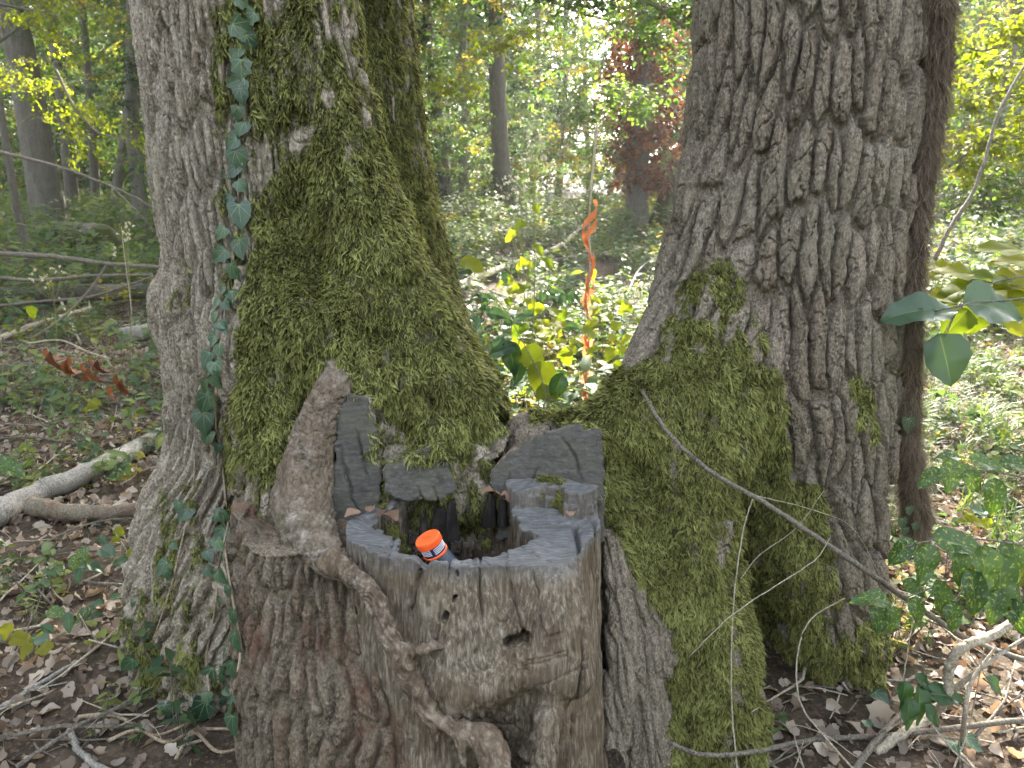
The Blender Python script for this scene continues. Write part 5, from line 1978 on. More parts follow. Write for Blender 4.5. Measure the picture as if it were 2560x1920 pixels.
stick('fallen_branch', 'slender pale branch resting low against the fallen trunk', [gp(-30, 664, 0, 7.4), gp(100, 650, 0, 7.4), gp(200, 640, 0, 7.4), gp(330, 598, 0, 7.3)], .015, .011, M_TWIG)
stick('fallen_branch', 'brown branch lying aslant on the litter in front of the fallen trunk', [gp(-20, 750, .08), gp(90, 715, .1), gp(200, 680, .12), gp(330, 655, .14)], .026, .018, M_TWIG_PALE, forks=[([gp(195, 683, .1), gp(197, 660, .2)], .01)])
stick('fallen_branch', 'crooked brown stick under the aslant branch', [gp(40, 790, .04), gp(130, 800, .05), gp(200, 820, .04), gp(270, 828, .03)], .018, .012, M_TWIG)
stick('fallen_branch', 'light twiggy branch crossing under the aslant branch', [gp(130, 668, .2), gp(150, 700, .08), gp(175, 745, .04)], .014, .01, M_TWIG_PALE)
stick('dead_branch', 'long bare leaning twig reaching toward the twin oak in front of the leaning oak', [gp(-30, 322, 0, 5.5), gp(110, 355, 0, 5.5), gp(210, 390, 0, 5.5), gp(290, 425, 0, 5.5), gp(340, 455, 0, 5.5)], .012, .006, M_TWIG, forks=[([gp(240, 402, 0, 5.5), gp(300, 460, 0, 5.4), gp(335, 500, 0, 5.4)], .006)])
stick('fallen_stick', 'short grey curved stick on the bare soil at the oak flare', [gp(150, 1575, .015), gp(170, 1620, .02), gp(205, 1650, .02), gp(240, 1665, .02)], .010, .008, M_LOG, 'stick')
stick('fallen_stick', 'two-pronged thin stick on the soil below the split log', [gp(0, 1530, .02), gp(60, 1495, .02), gp(120, 1465, .02), gp(170, 1440, .02)], .009, .006, M_LOG, 'stick', forks=[([gp(60, 1495, .02), gp(150, 1480, .02)], .004)])
stick('old_log', 'mossy rotten log end at the edge of the litter near the dry brown leaves', [gp(-60, 825, .06), gp(0, 820, .06), gp(55, 815, .05)], .085, .07, M_TWIG, 'log', n=14, moss=.7)
# behind the saddle
stick('fallen_branch', 'thick pale fallen limb rising behind the saddle gap', [gp(985, 632, .12), gp(1060, 605, .14), gp(1150, 572, .16), gp(1215, 545, .2), gp(1260, 520, .35)], .055, .035, M_TWIG_PALE, forks=[([gp(1215, 545, .22), gp(1255, 590, .1), gp(1300, 610, .05)], .016)], n=12)
stick('fallen_branch', 'dark rotten log under the pale limb behind the saddle', [gp(1090, 590, .1), gp(1190, 578, .1), gp(1300, 560, .1), gp(1380, 545, .1)], .09, .06, M_TWIG, n=12)
stick('fallen_branch', 'thin grey forked branch lying on grass by the grey oak', [gp(1310, 700, .03), gp(1350, 650, .08), gp(1385, 600, .2), gp(1440, 572, .3)], .014, .009, M_LOG, forks=[([gp(1370, 625, .1), gp(1400, 640, .05), gp(1440, 650, .02)], .007)])
stick('fallen_branch', 'dark straight branch on the grass between the gap and the grey oak', [gp(1240, 605, .03), gp(1340, 605, .04), gp(1450, 595, .05)], .028, .02, M_TWIG)
stick('fallen_branch', 'brown branch sloping down through the sunlit seedlings', [gp(1060, 640, .1), gp(1130, 665, .08), gp(1210, 690, .04)], .018, .012, M_TWIG)
# beside the grey oak
stick('leaning_branch', 'long dark bare branch leaning across the mossy foot of the grey oak', [gp(1388, 845, 0, 1.86), gp(1440, 930, 0, 1.78), gp(1530, 1015, 0, 1.74), gp(1650, 1085, 0, 1.74), gp(1800, 1185, 0, 1.76), gp(1950, 1288, 0, 1.80), gp(2100, 1385, 0, 1.85), gp(2260, 1440, 0, 1.9)], .0042, .0085, M_TWIG)
stick('fallen_branch', 'curved dark branch lying on the litter below the mossy buttress', [gp(1445, 1606, 0, 1.62), gp(1520, 1630, 0, 1.6), gp(1620, 1625, 0, 1.65), gp(1760, 1600, .02), gp(1950, 1590, .03), gp(2240, 1555, .04)], .0055, .008, M_TWIG)
stick('bush_stem', 'thick crooked pale stem bending over the litter beside the grey oak', [gp(1890, 1612, .0), gp(1950, 1590, .03), gp(2010, 1560, .05), gp(2045, 1500, 0, 1.78), gp(2050, 1440, 0, 1.78), gp(2085, 1395, 0, 1.78), gp(2150, 1370, 0, 1.8), gp(2260, 1290, 0, 1.85)], .015, .011, M_TWIG_PALE, 'stem', n=12,
      forks=[([gp(2060, 1490, 0, 1.78), gp(2110, 1450, 0, 1.76), gp(2180, 1400, 0, 1.76), gp(2230, 1370, 0, 1.76)], .009), ([gp(2080, 1600, .02), gp(2085, 1540, 0, 1.7), gp(2100, 1470, 0, 1.74), gp(2150, 1400, 0, 1.78)], .008)])
stick('fallen_stick', 'dark stick lying under the crooked pale stem', [gp(1830, 1680, .02), gp(1900, 1600, .03), gp(1950, 1545, .03)], .010, .008, M_TWIG, 'stick')
for pts, r_, lab in [([gp(1595, 1690, 0, 1.62), gp(1580, 1500, 0, 1.66), gp(1585, 1300, 0, 1.70), gp(1605, 1150, 0, 1.72), gp(1628, 1070, 0, 1.74)], .0020, 'straight pale dry stalk standing before the mossy buttress'),
                     ([gp(1488, 1420, 0, 1.7), gp(1580, 1330, 0, 1.68), gp(1700, 1250, 0, 1.7), gp(1760, 1210, 0, 1.72), gp(1795, 1160, 0, 1.74)], .0016, 'pale dry stalk slanting over the buttress moss'),
                     ([gp(1880, 1680, .0), gp(1790, 1600, 0, 1.66), gp(1730, 1520, 0, 1.70), gp(1722, 1420, 0, 1.74), gp(1750, 1340, 0, 1.76), gp(1825, 1292, 0, 1.76)], .0026, 'arched pale dry stalk bowing before the dark mossy hollow'),
                     ([gp(1628, 1070, 0, 1.74), gp(1750, 1100, 0, 1.78), gp(1840, 1140, 0, 1.82), gp(1900, 1240, 0, 1.84)], .0010, 'hair-thin pale stalk arching from the leaning branch'),
                     ([gp(1600, 1250, 0, 1.7), gp(1640, 1200, 0, 1.72), gp(1720, 1140, 0, 1.76), gp(1780, 1060, 0, 1.8)], .0010, 'hair-thin brown stalk curving over the buttress'),
                     ([gp(2060, 1659, .02), gp(2090, 1580, 0, 1.72), gp(2110, 1490, 0, 1.72), gp(2125, 1400, 0, 1.72)], .0025, 'pale upright stalk beside the crooked stem'),
                     ([gp(1945, 1580, .02), gp(1950, 1480, 0, 1.78), gp(1962, 1400, 0, 1.8), gp(1975, 1320, 0, 1.82)], .0022, 'brown upright stalk before the grey oak foot'),
                     ([gp(1640, 1560, .03), gp(1760, 1600, .05), gp(1850, 1640, .03), gp(1950, 1690, .02)], .0016, 'pale bent stalk lying over the litter'),
                     ([gp(285, 680, 0, 5), gp(278, 620, 0, 5), gp(270, 560, 0, 5), gp(262, 490, 0, 5)], .003, 'pale dry flower stalk standing before the twin oak')]:
    stick('dry_stalk', lab, pts, r_, r_ * .6, M_TWIG_PALE, 'stalk', n=6)


# ================================================================== big leaves: shrubs beside the oaks
def big_leaf(seed, mat, shape='ovate', fold=.22, droop=.25, teeth=.02):
    g = np.random.default_rng(seed)
    nu, nv = 11, 9
    cols = (-1, -.66, -.33, -.045, 0, .045, .33, .66, 1)
    V, F, vein = [], [], []
    UV = []
    for i in range(nu):
        t = i / (nu - 1)
        w = {'ovate': .30 * math.sin(math.pi * t ** .75) ** .8, 'round': .42 * math.sin(math.pi * t ** .62) ** .62, 'lance': .19 * math.sin(math.pi * t ** .8) ** .9}[shape] + .001
        w *= 1 + teeth * (i % 2 * 2 - 1)
        for j in range(nv):
            s_ = cols[j]
            y = s_ * w
            z = fold * abs(y) - droop * t * t + .055 * math.sin(3.1 * t * 3 + s_ * 2 + seed) * abs(s_) + .02 * math.sin(t * 23 + seed) * abs(s_)
            V.append((t, y, z))
            UV.append((t, y))
            vein.append(1.0 if j == nv // 2 else 0.0)
    for i in range(nu - 1):
        for j in range(nv - 1):
            F.append((i * nv + j, (i + 1) * nv + j, (i + 1) * nv + j + 1, i * nv + j + 1))
    me = mesh_np('leaf', V, F, mat, {'shade': np.full(len(V), g.random()), 'vein': vein})
    uv = me.uv_layers.new(name='UVMap')
    U = np.array(UV, np.float32)[np.asarray(F).ravel()]
    uv.data.foreach_set('uv', U.ravel())
    return me


VEIN = (.55, (.20, .26, .10))
M_SPECK = leaf_mat('speckled_leaf', [(0, (.022, .060, .018)), (.5, (.036, .085, .024)), (1, (.06, .12, .03))], .35, (1.9, 1.6, .5), .4, .5, spots=(.54, (.30, .36, .07)), vein=VEIN)
M_BLUE = leaf_mat('blue_green_leaf', [(0, (.045, .085, .055)), (1, (.075, .125, .075))], .3, (1.6, 1.5, .5), .4, .55, vein=VEIN)
M_GLOW = leaf_mat('sunlit_leaf', [(0, (.10, .145, .022)), (.5, (.165, .19, .028)), (1, (.24, .23, .035))], .6, (1.5, 1.65, .35), .6, .2, vein=(.4, (.30, .32, .10)))  # sun glow put into a yellow-green leaf colour
SPECK = [big_leaf(10 + i, M_SPECK, 'ovate', .25, .2 + .1 * i) for i in range(4)]
BLUE = [big_leaf(20 + i, M_BLUE, 'round', .25, .15 + .15 * i, .03) for i in range(3)]
GLOW = [big_leaf(30 + i, M_GLOW, 'round', .15, .1 + .1 * i, .05) for i in range(4)]
DARKL = [big_leaf(40 + i, leaf_mat('glossy_leaf_%d' % i, [(0, (.018, .05, .022)), (1, (.035, .085, .03))], .3, (1.9, 1.6, .5), .35, .5, vein=VEIN), 'ovate', .25, .25, .03) for i in range(2)]


def leafy(name, label, cat, stems, leaves, meshes, mat=None, group=None, sr=.003, lscale=.92):
    """leaves: (vx, vy of the leaf's middle, Y, length in photo units, direction of the tip in degrees, mesh pick or None, facing)"""
    root = thing(name, stems[0][0], label, cat, group)
    for s_ in stems:
        c = catmull(s_, 6)
        v, f = tube(c, np.linspace(sr, sr * .5, len(c)), 6, True, .1)
        z1 = np.zeros(len(v))
        rebase(link('stem', quads_to_mesh('stem', v, f, mat or M_TWIG, True, {'moss': z1, 'plate': z1})), root)
    for k, (vx, vy, Y, L, ang, *rest) in enumerate(leaves):
        face = rest[0] if rest else .55
        p = at(vx, vy, Y)
        a = R(ang)
        d = np.array([math.cos(a), ivr.normal(0, .18), 0]) - np.array([0, _sp, _cp]) * math.sin(a)
        nn = np.array([ivr.normal(0, .2), -face, 1 - face + .25])
        d = d - nn * (d @ nn) / (nn @ nn) * .8
        d /= np.linalg.norm(d)
        size = L * SV / FPX * depth_of(vy, Y) * lscale * ivr.uniform(.75, 1.15)
        link('leaf', meshes[k % len(meshes)], root, Vector(p - d * size * .5) - root.location, frame_rot(d, nn), size * 1.05)
    return root


leafy('leafy_bush', 'bush sprig with big drooping yellow-speckled leaves beside the grey oak', 'bush',
      [[gp(2230, 1180, 0, 1.72), gp(2120, 1165, 0, 1.70), gp(2030, 1165, 0, 1.68), gp(1960, 1180, 0, 1.66)], [gp(2180, 1260, 0, 1.7), gp(2100, 1245, 0, 1.66), gp(2040, 1260, 0, 1.64), (gp(1960, 1290, 0, 1.64))]],
      [(2000, 1215, 1.64, 115, 100, .75), (2070, 1170, 1.66, 130, 10, .4), (1950, 1190, 1.66, 90, 115, .6), (2080, 1220, 1.62, 120, 70, .7), (2130, 1230, 1.63, 125, 105, .75), (2165, 1250, 1.66, 130, 95, .7), (2110, 1280, 1.6, 110, 80, .7), (2040, 1290, 1.62, 95, 75, .7), (1980, 1315, 1.62, 85, 80, .7),
       (1900, 1335, 1.64, 80, 85, .75), (1930, 1340, 1.64, 80, 100, .7), (1890, 1290, 1.66, 80, 185, .4), (2150, 1310, 1.64, 100, 100, .7), (2190, 1290, 1.66, 110, 80, .6), (2200, 1330, 1.64, 90, 60, .6), (2195, 1210, 1.7, 110, 70, .6), (1975, 1270, 1.66, 60, 30, .6), (2060, 1330, 1.6, 80, 85, .7)], SPECK, lscale=.8)
leafy('leafy_bush', 'bush sprig of dark speckled leaves just under the hairy vine foot', 'bush', [[gp(2250, 1040, 0, 1.95), gp(2150, 1020, 0, 1.93), gp(2060, 1010, 0, 1.9)]],
      [(2055, 1025, 1.9, 100, 100, .7), (2010, 1030, 1.92, 80, 130, .6), (2150, 1070, 1.88, 95, 95, .75), (2100, 1030, 1.9, 80, 60, .5), (2130, 1000, 1.95, 70, 20, .4), (2050, 985, 1.95, 70, 170, .4), (2200, 1000, 1.95, 80, 10, .5)], SPECK)
leafy('leafy_bush', 'overhanging branch of backlit yellow-green leaves beside the hairy vine', 'bush', [[gp(2260, 590, 0, 2.5), gp(2150, 610, 0, 2.45), gp(2080, 650, 0, 2.4), gp(2040, 720, 0, 2.35)], [gp(2150, 612, 0, 2.45), gp(2080, 600, 0, 2.5), gp(2020, 590, 0, 2.5)]],
      [(2160, 538, 2.6, 130, 180, .25), (2190, 560, 2.6, 110, 200, .3), (2060, 585, 2.5, 100, 190, .35), (2080, 620, 2.45, 120, 170, .25), (2140, 600, 2.5, 120, 190, .2), (2170, 640, 2.45, 130, 200, .25), (2030, 640, 2.45, 90, 175, .3), (2120, 670, 2.4, 110, 120, .4), (2200, 610, 2.5, 120, 160, .3), (2190, 680, 2.4, 120, 60, .4), (2030, 575, 2.6, 80, 190, .3), (2070, 690, 2.4, 90, 130, .5)], GLOW)
leafy('leafy_bush', 'twig bearing three large blue-green leaves in front of the hairy vine', 'bush', [[gp(2250, 640, 0, 2.2), gp(2160, 650, 0, 2.15), gp(2080, 660, 0, 2.1), gp(2040, 730, 0, 2.08)], [gp(2085, 658, 0, 2.1), gp(2020, 670, 0, 2.08), gp(1985, 665, 0, 2.05)]],
      [(2045, 775, 2.08, 120, 75, .95), (1965, 670, 2.06, 95, 185, .5), (2150, 655, 2.12, 150, 5, .55), (2020, 672, 2.08, 90, 10, .45)], BLUE)
leafy('seedling', 'ground ivy seedling with glossy dark leaves on the litter before the dark hollow', 'seedling', [[gp(1830, 1540, .01), gp(1855, 1510, 0, 1.92)], [gp(2010, 1560, .01), gp(2000, 1480, 0, 1.8), gp(1990, 1420, 0, 1.82)], [gp(2080, 1659, .0), gp(2070, 1600, 0, 1.7)]],
      [(2000, 1475, 1.78, 75, 30, .5), (1955, 1500, 1.76, 80, 100, .7), (1990, 1520, 1.74, 80, 95, .7), (2040, 1500, 1.76, 80, 10, .4), (1965, 1540, 1.72, 70, 95, .7), (2015, 1545, 1.72, 60, 60, .6), (2150, 1480, 1.66, 60, 60, .5)], DARKL)
iv = thing('ivy_seedling', gp(1880, 1520), 'small ivy seedling on dark litter at the grey oak foot', 'ivy')
for (vx, vy, s_, ang) in ((1888, 1500, .055, 60), (1868, 1565, .03, 80), (2060, 1605, .045, 100), (2085, 1590, .045, 60), (2100, 1610, .03, 40)):
    p = gp(vx, vy, .03)
    a = R(ang)
    link('leaf', IVY_MESH[ivr.integers(5)], iv, Vector(p) - iv.location, frame_rot(np.array([math.cos(a), -math.sin(a), -.1]), np.array([0, -.45, 1])), s_)

# large-leaved seedling glowing behind the saddle
leafy('seedling', 'sapling with broad lobed leaves, half dark half glowing, behind the saddle', 'sapling', [[gp(1190, 900, 0, 3.1), gp(1170, 820, 0, 3.2), gp(1130, 740, 0, 3.3), gp(1085, 660, 0, 3.4), gp(1020, 590, 0, 3.5)], [gp(1180, 860, 0, 3.15), gp(1240, 880, 0, 3.1), gp(1270, 900, 0, 3.1)]],
      [(1085, 755, 3.3, 75, 150, .6), (1105, 770, 3.3, 75, 80, .8), (1150, 775, 3.3, 70, 60, .8), (1170, 815, 3.25, 75, 90, .8), (1205, 835, 3.2, 70, 110, .8), (1120, 800, 3.3, 60, 100, .8), (1180, 850, 3.2, 55, 30, .5), (1020, 570, 3.5, 60, 40, .4), (1000, 590, 3.5, 55, 150, .4)], DARKL + GLOW[:2], M_TWIG)
SEEDL = ['dark green seedling hugging the edge of the mossy back stem', 'yellow-green seedling at the foot of the drooping wildflower', 'yellow-green seedling between the lobed sapling and the tall wildflower', 'dark green seedling right behind the lobed sapling',
         'glowing seedling close beside the orange dead climber', 'glowing seedling near the mossy slope of the grey oak', 'dark green seedling below the pale fallen limb', 'glowing seedling behind the orange dead climber by the dark branch']
for k, (vx, vy, Y, L) in enumerate(((1040, 640, 4.6, 60), (1110, 660, 4.8, 55), (1170, 700, 4.4, 60), (1060, 700, 4.2, 65), (1240, 720, 4.5, 50), (1330, 740, 4.4, 55), (1190, 640, 5.2, 55), (1290, 660, 5.4, 50))):
    b = gp(vx, vy, 0, Y)
    ft = np.array([b[0] + .05, Y, gz(b)])
    lv = []
    for j in range(10):
        lv.append((vx + ivr.normal(0, 32), vy + ivr.normal(10, 30), Y + ivr.normal(0, .12), L * ivr.uniform(.4, .8), ivr.uniform(0, 360), ivr.uniform(.2, .7)))
    leafy('seedling', SEEDL[k], 'seedling', [[ft, (ft + b) / 2 + [.02, 0, .05], b]], lv, GLOW if k % 3 else DARKL, None, 'seedlings in the sunny patch')

# large leaf peeping in at the edge, low over the litter
leafy('seedling', 'lone toothed green leaf held low over the grey log', 'seedling', [[gp(-60, 1040, 0, 2.2), gp(-20, 1010, 0, 2.2), gp(0, 1000, 0, 2.2)]], [(18, 1008, 2.2, 95, 10, .45)], [big_leaf(61, M_SPECK, 'ovate', .2, .15, .12)])
for k, (vx, vy, lab) in enumerate([(205, 890, 'lush seedling clump of heart leaves beside the dry brown leaves'), (180, 1330, 'young seedling with paired leaves below the split log'), (260, 1190, 'pale seedling clump just behind the split log'), (250, 1010, 'seedling with yellow top leaf behind the grey log'),
                                   (60, 1390, 'green and straw-coloured seedling on the litter by the oak flare'), (120, 860, 'small seedling near the mossy rotten log'), (300, 880, 'yellowish seedling hugging the side of the twin oak'), (170, 1230, 'bright seedling before the grey log'),
                                   (2100, 1120, 'seedling clump with pointed leaves below the speckled sprig'), (2090, 900, 'leafy seedling among the grass by the hairy vine'), (2170, 930, 'broad-leaved seedling in front of the grass')]):
    b0 = gp(vx, vy + 25)
    Y = b0[1]
    L = 38 * 2.6 / Y
    lv = [(vx + ivr.normal(0, L * .8), vy + ivr.normal(0, L * .5), Y + ivr.normal(0, .06), L * ivr.uniform(.7, 1.2), ivr.choice([10, 170, 40, 140, 90]) + ivr.normal(0, 20), ivr.uniform(.25, .6)) for _ in range(11)]
    leafy('seedling', lab, 'seedling', [[b0, at(vx, vy, Y), at(vx + 4, vy - 18, Y)]], lv, SPECK[:2] + DARKL if k % 2 else GLOW[:2] + BLUE[:1] + DARKL[:1], M_TWIG_PALE, sr=.002)

# ================================================================== hanging dead bindweed, flowering stalks
M_ORLEAF = leaf_mat('orange_dry_leaf', [(0, (.30, .10, .045)), (.5, (.46, .17, .08)), (1, (.58, .26, .14))], .4, (1.3, 1.0, .7), .7, .3)
BY = 4.6
bw_pts = [gp(x, y, 0, BY) for x, y in ((1290, 270), (1283, 340), (1276, 420), (1272, 500), (1275, 570), (1266, 640), (1272, 720), (1268, 790), (1266, 880), (1270, 920))]
bw = thing('dead_bindweed', bw_pts[-1], 'tall twisted orange dead climber standing in the sunny gap', 'dead plant')
c = catmull(bw_pts, 8)
v, f = tube(c, .0065, 7, True, .2)
z1 = np.zeros(len(v))
rebase(link('stem', quads_to_mesh('stem', v, f, M_TWIG_PALE, True, {'moss': z1, 'plate': z1})), bw)
g = np.random.default_rng(12)
for k in range(22):
    i = int(len(c) * (.27 + .71 * k / 22))
    p = c[min(i, len(c) - 1)]
    L, W = g.uniform(.14, .24), g.uniform(.022, .038) * (1.4 if k > 15 else 1)
    V, F = [], []
    ph, sgn = g.uniform(0, 6.28), g.choice([-1, 1])
    for j in range(12):
        t = j / 11
        a = ph + sgn * t * 4.2
        cen = np.array([.022 * math.cos(a) + .02 * math.sin(3 * t + ph), .022 * math.sin(a), .05 - t * L])
        tang = np.array([-math.sin(a), math.cos(a), -.5])
        w = W * math.sin(math.pi * (.08 + .88 * t)) ** .6
        V += [cen - tang * w * .5, cen + tang * w * .5]
        if j:
            o = 2 * j
            F.append((o - 2, o - 1, o + 1, o))
    link('curled_leaf', mesh_np('curled_leaf', V, F, M_ORLEAF, {'shade': np.full(len(V), g.random())}), bw, Vector(p) - bw.location)


M_FLUFF = leaf_mat('seed_fluff', [(0, (.50, .46, .36)), (1, (.72, .68, .58))], .4, (1, 1, .9), .9, .1)


def seedhead(seed):
    g = np.random.default_rng(seed)
    V, F = [], []
    for _ in range(16):
        d = g.normal(0, 1, 3)
        d[2] += .5
        d /= np.linalg.norm(d)
        s_ = np.cross(d, [0.3, .2, 1])
        s_ = s_ / np.linalg.norm(s_) * .28
        o = len(V)
        V += [np.zeros(3), d * .75 - s_, d * 1.05, d * .75 + s_]
        F.append((o, o + 1, o + 2, o + 3))
    return mesh_np('seed_head', V, F, M_FLUFF, {'shade': np.full(len(V), .5)})


SEEDS = [seedhead(i) for i in range(3)]


def flower_stalk(label, Y, foot, top, heads, seed, leaves=()):
    g = np.random.default_rng(seed)
    a, b = gp(*foot, 0, Y), gp(*top, 0, Y)
    a[2] = gz(a)
    root = thing('flower_stalk', a, label, 'wildflower', 'seeding wildflower stalks')
    m = (a + b) / 2 + [.03, 0, 0]
    c = catmull([a, m, b], 8)
    v, f = tube(c, np.linspace(.005, .002, len(c)), 6)
    z1 = np.zeros(len(v))
    ms = M_HERB_STEM
    rebase(link('stem', quads_to_mesh('stem', v, f, ms, True, {'moss': z1, 'plate': z1})), root)
    for vx, vy in heads:
        p = gp(vx, vy, 0, Y) + [0, g.normal(0, .05), 0]
        j = int(len(c) * g.uniform(.55, .95))
        v, f = tube(catmull([c[j], (c[j] + p) / 2 + [0, 0, -.02], p], 4), .0018, 5)
        z1 = np.zeros(len(v))
        rebase(link('side_stem', quads_to_mesh('side_stem', v, f, ms, True, {'moss': z1, 'plate': z1})), root)
        for q in range(3):
            link('seed_head', SEEDS[q], root, Vector(p + g.normal(0, .018, 3)) - root.location, tuple(g.uniform(0, 6, 3)), g.uniform(.011, .017))
    for (vx, vy, L, ang) in leaves:
        p = gp(vx, vy, 0, Y)
        d = np.array([math.cos(R(ang)), -.2, -math.sin(R(ang))])
        link('leaf', GLOW[g.integers(4)], root, Vector(p) - root.location, frame_rot(d, np.array([.2, -.5, .8])), L)
    return root


M_HERB_STEM = bark_mat('herb_stem', [(.3, (.10, .14, .03)), (.55, (.19, .21, .06)), (.75, (.30, .29, .12))])
flower_stalk('tall seeding wildflower with pale fluffy heads before the straight grey oak', 4.8, (1140, 800), (1150, 320), [(1165, 300), (1150, 330), (1172, 312), (1135, 340), (1158, 345), (1175, 335), (1145, 310)], 1, [(1148, 440, .09, 40), (1135, 480, .08, 160), (1150, 530, .1, 30), (1140, 560, .09, 150), (1165, 560, .12, 20), (1135, 620, .12, 170)])
flower_stalk('second seeding wildflower with drooping beige heads leaning to the mossy oak', 4.9, (1120, 790), (1125, 400), [(1095, 395), (1110, 420), (1090, 430), (1130, 410), (1120, 440), (1105, 385), (1080, 400)], 2, [(1115, 500, .09, 150), (1125, 560, .1, 30), (1110, 600, .12, 160), (1130, 650, .12, 20)])
flower_stalk('dry beige wildflower stalk by the mossy broken stump', 6.0, (262, 660), (268, 500), [(258, 490), (268, 505), (275, 520), (262, 540), (280, 495)], 3)
flower_stalk('seeding wildflower with cream tufts in front of the suspended branch', 5.6, (95, 700), (110, 590), [(80, 590), (100, 600), (112, 585), (90, 615), (75, 605), (128, 590)], 4, [(70, 660, .1, 100)])

# dry brown leaves hanging on a dead twig beside the twin oak
dt = thing('dead_twig', gp(120, 800), 'dead twig with bunches of curled rust-brown leaves over the litter', 'dead plant')
v, f = tube(catmull([gp(60, 742, 0, 4.6), gp(130, 735, 0, 4.5), gp(190, 760, 0, 4.5), gp(240, 775, 0, 4.5)], 6), .005, 6)
z1 = np.zeros(len(v))
rebase(link('stem', quads_to_mesh('stem', v, f, M_TWIG_PALE, True, {'moss': z1, 'plate': z1})), dt)
RUSTL = [big_leaf(70 + i, M_RUST, 'lance', 1.4, .5, .05) for i in range(3)]
for (vx, vy) in ((100, 765), (108, 770), (140, 790), (145, 800), (148, 780), (180, 795), (190, 805), (195, 785), (200, 800), (210, 790), (185, 815), (250, 820), (255, 835), (245, 845), (262, 830)):
    link('dry_leaf', RUSTL[ivr.integers(3)], dt, Vector(gp(vx, vy - 12, 0, 4.5)) - dt.location, frame_rot(np.array([ivr.normal(0, .35), ivr.normal(0, .3), -1.0]), np.array([ivr.normal(0, .5), -1, .2])), ivr.uniform(.09, .14))

M_BROWN = leaf_mat('brown_leaf', [(0, (.12, .07, .045)), (1, (.26, .17, .12))], .2, (1.3, 1.0, .6), .7, .3)
RIM_LEAVES = []
for me in DRY_MESHES[:4]:
    me = me.copy()
    me.materials[0] = M_BROWN
    RIM_LEAVES.append(me)
# single dead leaves that catch the eye
LEAF_SPOTS = [(800, 1098, .708, .032, 'reddish dead leaf on the sawn rim of the stump'), (822, 1106, .708, .028, 'small russet leaf next to the reddish one on the rim'), (762, 1112, .71, .03, 'pale curled leaf tucked against the callus'), (1060, 1066, None, .04, 'crumpled brown leaf lodged before the big sawn face'), (1092, 1076, None, .045, 'hanging curled oak leaf in the back of the hollow'),
              (1232, 1108, .735, .022, 'tiny pale leaf on the stump block'), (845, 1118, .708, .04, 'long straw-coloured leaf at the hollow edge')]
for k, (vx, vy, z_, s_, lab) in enumerate(LEAF_SPOTS):
    p_ = at(vx, vy, 1.79) if z_ is None else ground_at(vx, vy, z_)
    tag(link('dead_leaf', RIM_LEAVES[k % 4], None, tuple(p_), (ivr.uniform(-.4, .4), ivr.uniform(-.4, .4), ivr.uniform(0, 6)), s_ / .06), lab, 'leaf')
for k, (vx, vy, s_, lab) in enumerate([(1830, 1545, .075, 'broad brown dead leaf on dark litter before the mossy hollow'), (1900, 1545, .085, 'large flat brown leaf beside the ivy seedling'), (1660, 1530, .07, 'narrow cream dead leaf at the edge of the buttress moss'), (1720, 1520, .05, 'tall russet leaf standing by the arched stalk'),
                                       (1765, 1570, .06, 'russet leaf lying below the arched stalk'), (1790, 1620, .06, 'curled straw leaf under the lying stalk'), (118, 1575, .07, 'bright tan lobed leaf on bare soil by the oak flare'), (155, 1445, .05, 'rust-red leaf beside the two-pronged stick'), (150, 1400, .055, 'tan leaf leaning below the seedling'), (2130, 1030, .06, 'brown leaf behind the dark speckled sprig')]):
    p = gp(vx, vy, .02)
    tag(link('dead_leaf', DRY_MESHES[(k * 3) % 8], None, tuple(p), (ivr.uniform(-.5, .3), ivr.uniform(-.4, .4), ivr.uniform(0, 6)), s_ * .72 / .06), lab, 'leaf')

# ================================================================== mossy broken stump far behind
def f_old(P):
    P = np.asarray(P, np.float32)
    d = chain_sdf(P, [(0, 0, -.2, .42), (.05, 0, .55, .30)])
    d = smin(d, chain_sdf(P, [(.25, -.1, .45, .26), (.62, -.12, .40, .24), (.80, -.1, .15, .18), (.95, -.1, -.05, .1)]), .12)
    d = smin(d, chain_sdf(P, [(-.3, 0, -.1, .25), (-.15, 0, .6, .14)]), .1)
    d = d + .05 * vnoise(P[:, 0] * 3, P[:, 1] * 3, P[:, 2] * 3, 4) + .02 * vnoise(P[:, 0] * 10, P[:, 1] * 10, P[:, 2] * 8, 6)
    return np.maximum(d, P[:, 2] - .62 - .06 * vnoise(P[:, 0] * 4, P[:, 1] * 4, None, 7))


V, Q = surface_nets(f_old, (-.75, -.7, -.3), (1.2, .7, .85), .022)
b = ground_at(160, 556)
b[2] = gz(b)
og = thing('broken_stump', b, 'squat mossy broken stump with pale worn patches beside the leaning oak', 'tree stump')
mm = sstep(-.25, .15, fbm(V[:, 0] * 3, V[:, 1] * 3, V[:, 2] * 3, 18))
link('wood', mesh_np('wood', V, Q, M_BARK_FAR, {'moss': mm * .95, 'plate': np.zeros(len(V))}), og)

# drooping bright sprays of leaves hanging into the view from the trees
def hang_spray(label, spots, Y, coll, size, group=None, parent_name='hanging_branch'):
    P0 = at(*spots[0], Y)
    root = thing(parent_name, P0, label, 'branch', group)
    pts = [at(x, y, Y) for x, y in spots]
    c = catmull(pts, 6)
    v, f = tube(c, np.linspace(.012, .004, len(c)), 6)
    z1 = np.zeros(len(v))
    rebase(link('stem', quads_to_mesh('stem', v, f, M_TWIG, True, {'moss': z1, 'plate': z1})), root)
    n = int(len(c) * 1.3)
    k = rng.integers(0, len(c), n)
    q = c[k] + rng.normal(0, .12, (n, 3)) * [1, 1.3, .8]
    rebase(scatter('leaves', q, rand_rot(n, .35), rng.uniform(size * .7, size * 1.2, n), coll, root), root)


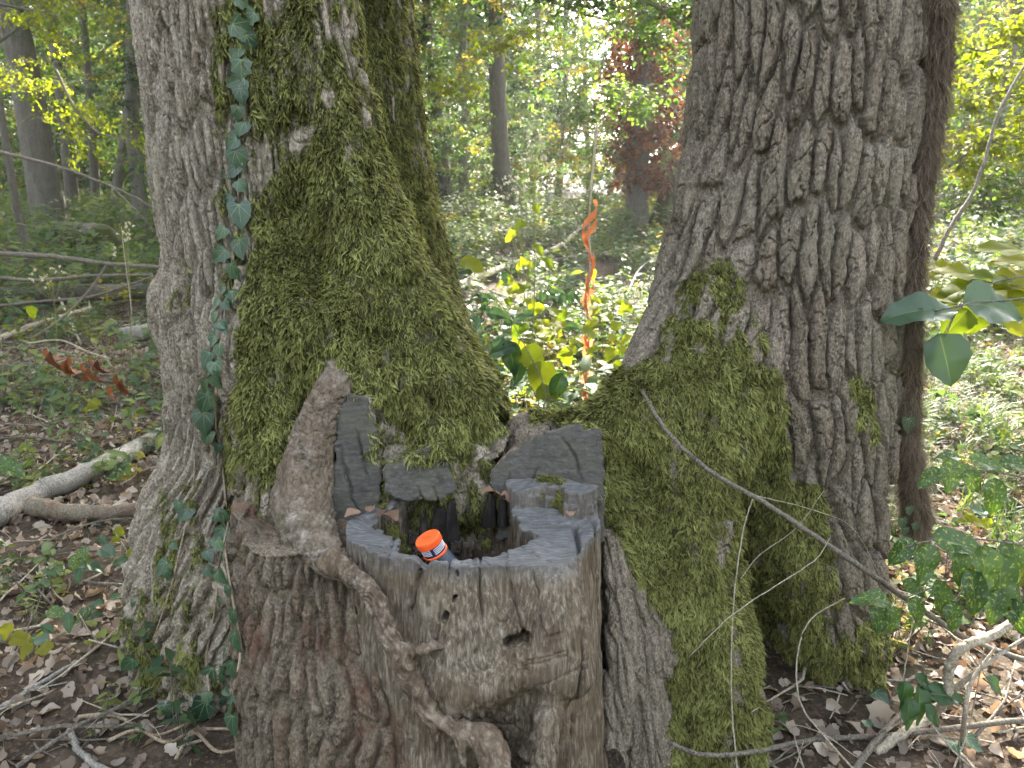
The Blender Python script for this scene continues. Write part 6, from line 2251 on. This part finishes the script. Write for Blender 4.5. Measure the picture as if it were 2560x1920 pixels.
SPRAY_G = proto_collection('green_sprays', list(SPRAY.objects)[0].data and [o.data for o in list(SPRAY.objects)[:4]])
SPRAY_Y = proto_collection('yellow_sprays', [bough(975 + i, 40, .3, .07, M_GLOW, .3, .3, False) for i in range(2)])
hang_spray('bright green drooping spray in front of the shaded thicket', [(120, 150), (160, 230), (210, 285), (260, 300), (300, 330)], 6.5, SPRAY_Y, .5)
hang_spray('yellow leaf spray hanging at the top over the leaning oak', [(-40, 0), (30, 15), (80, 25), (120, 30), (150, 60)], 6.0, SPRAY_Y, .45)
hang_spray('green spray reaching across the leaning oak trunk', [(-40, 180), (20, 165), (60, 190), (100, 200)], 6.5, SPRAY_Y, .4)
hang_spray('layered sunlit spray across the straight grey oak', [(930, 200), (1000, 190), (1060, 110), (1120, 80), (1180, 60)], 12, SPRAY_Y, .9)
hang_spray('green spray arching over the top of the gap', [(1160, -10), (1260, 30), (1340, 50), (1420, 80), (1480, 120)], 7, SPRAY_G, .9)
hang_spray('leafy branch overhanging the rusty ivy from the grey oak', [(1480, 60), (1430, 20), (1380, 0), (1300, -20)], 6, SPRAY_G, .8)
hang_spray('blue-green spray beside the rusty ivy', [(1240, 260), (1290, 225), (1340, 215), (1400, 230)], 9, SPRAY_G, 1.0)
hang_spray('yellow spray spreading behind the hairy vine', [(2040, 260), (2090, 220), (2150, 200), (2220, 190)], 6, SPRAY_Y, .8)
hang_spray('second yellow tier of leaves behind the hairy vine', [(2050, 360), (2110, 320), (2170, 300), (2230, 300)], 5.5, SPRAY_Y, .7)
hang_spray('green tier of leaves low behind the hairy vine', [(2040, 460), (2100, 430), (2160, 420), (2230, 400)], 5.5, SPRAY_G, .7)
hang_spray('sunlit tier high behind the hairy vine', [(2070, 90), (2120, 110), (2180, 90), (2230, 60)], 7, SPRAY_Y, .9)
stick('leaning_pole', 'slanting bare pole behind the hairy vine', [gp(2020, 560, 0, 4.2), gp(2060, 480, 0, 4.3), gp(2110, 400, 0, 4.4), gp(2160, 240, 0, 4.6), gp(2220, 130, 0, 4.8)], .013, .008, M_TWIG, 'branch')

# ================================================================== the air of the wood
HZ = np.array([[x, y, z] for z in (-3.5, 24) for y in (-12, 95) for x in (-80, 80)], float)
M = Mat('woodland_haze')
pv = M.n('ShaderNodeVolumePrincipled')
pv.inputs['Color'].default_value = (.93, .96, 1.0, 1)
pv.inputs['Density'].default_value = HAZE
pv.inputs['Anisotropy'].default_value = .3
M.l(pv.outputs[0], M.out.inputs['Volume'])
hz = link('haze', mesh_np('haze', HZ, [(0, 2, 3, 1), (4, 5, 7, 6), (0, 1, 5, 4), (2, 6, 7, 3), (0, 4, 6, 2), (1, 3, 7, 5)], M.m, smooth=False), kind='stuff')
tag(hz, 'thin bluish woodland haze between the far trunks', 'haze', kind='stuff')
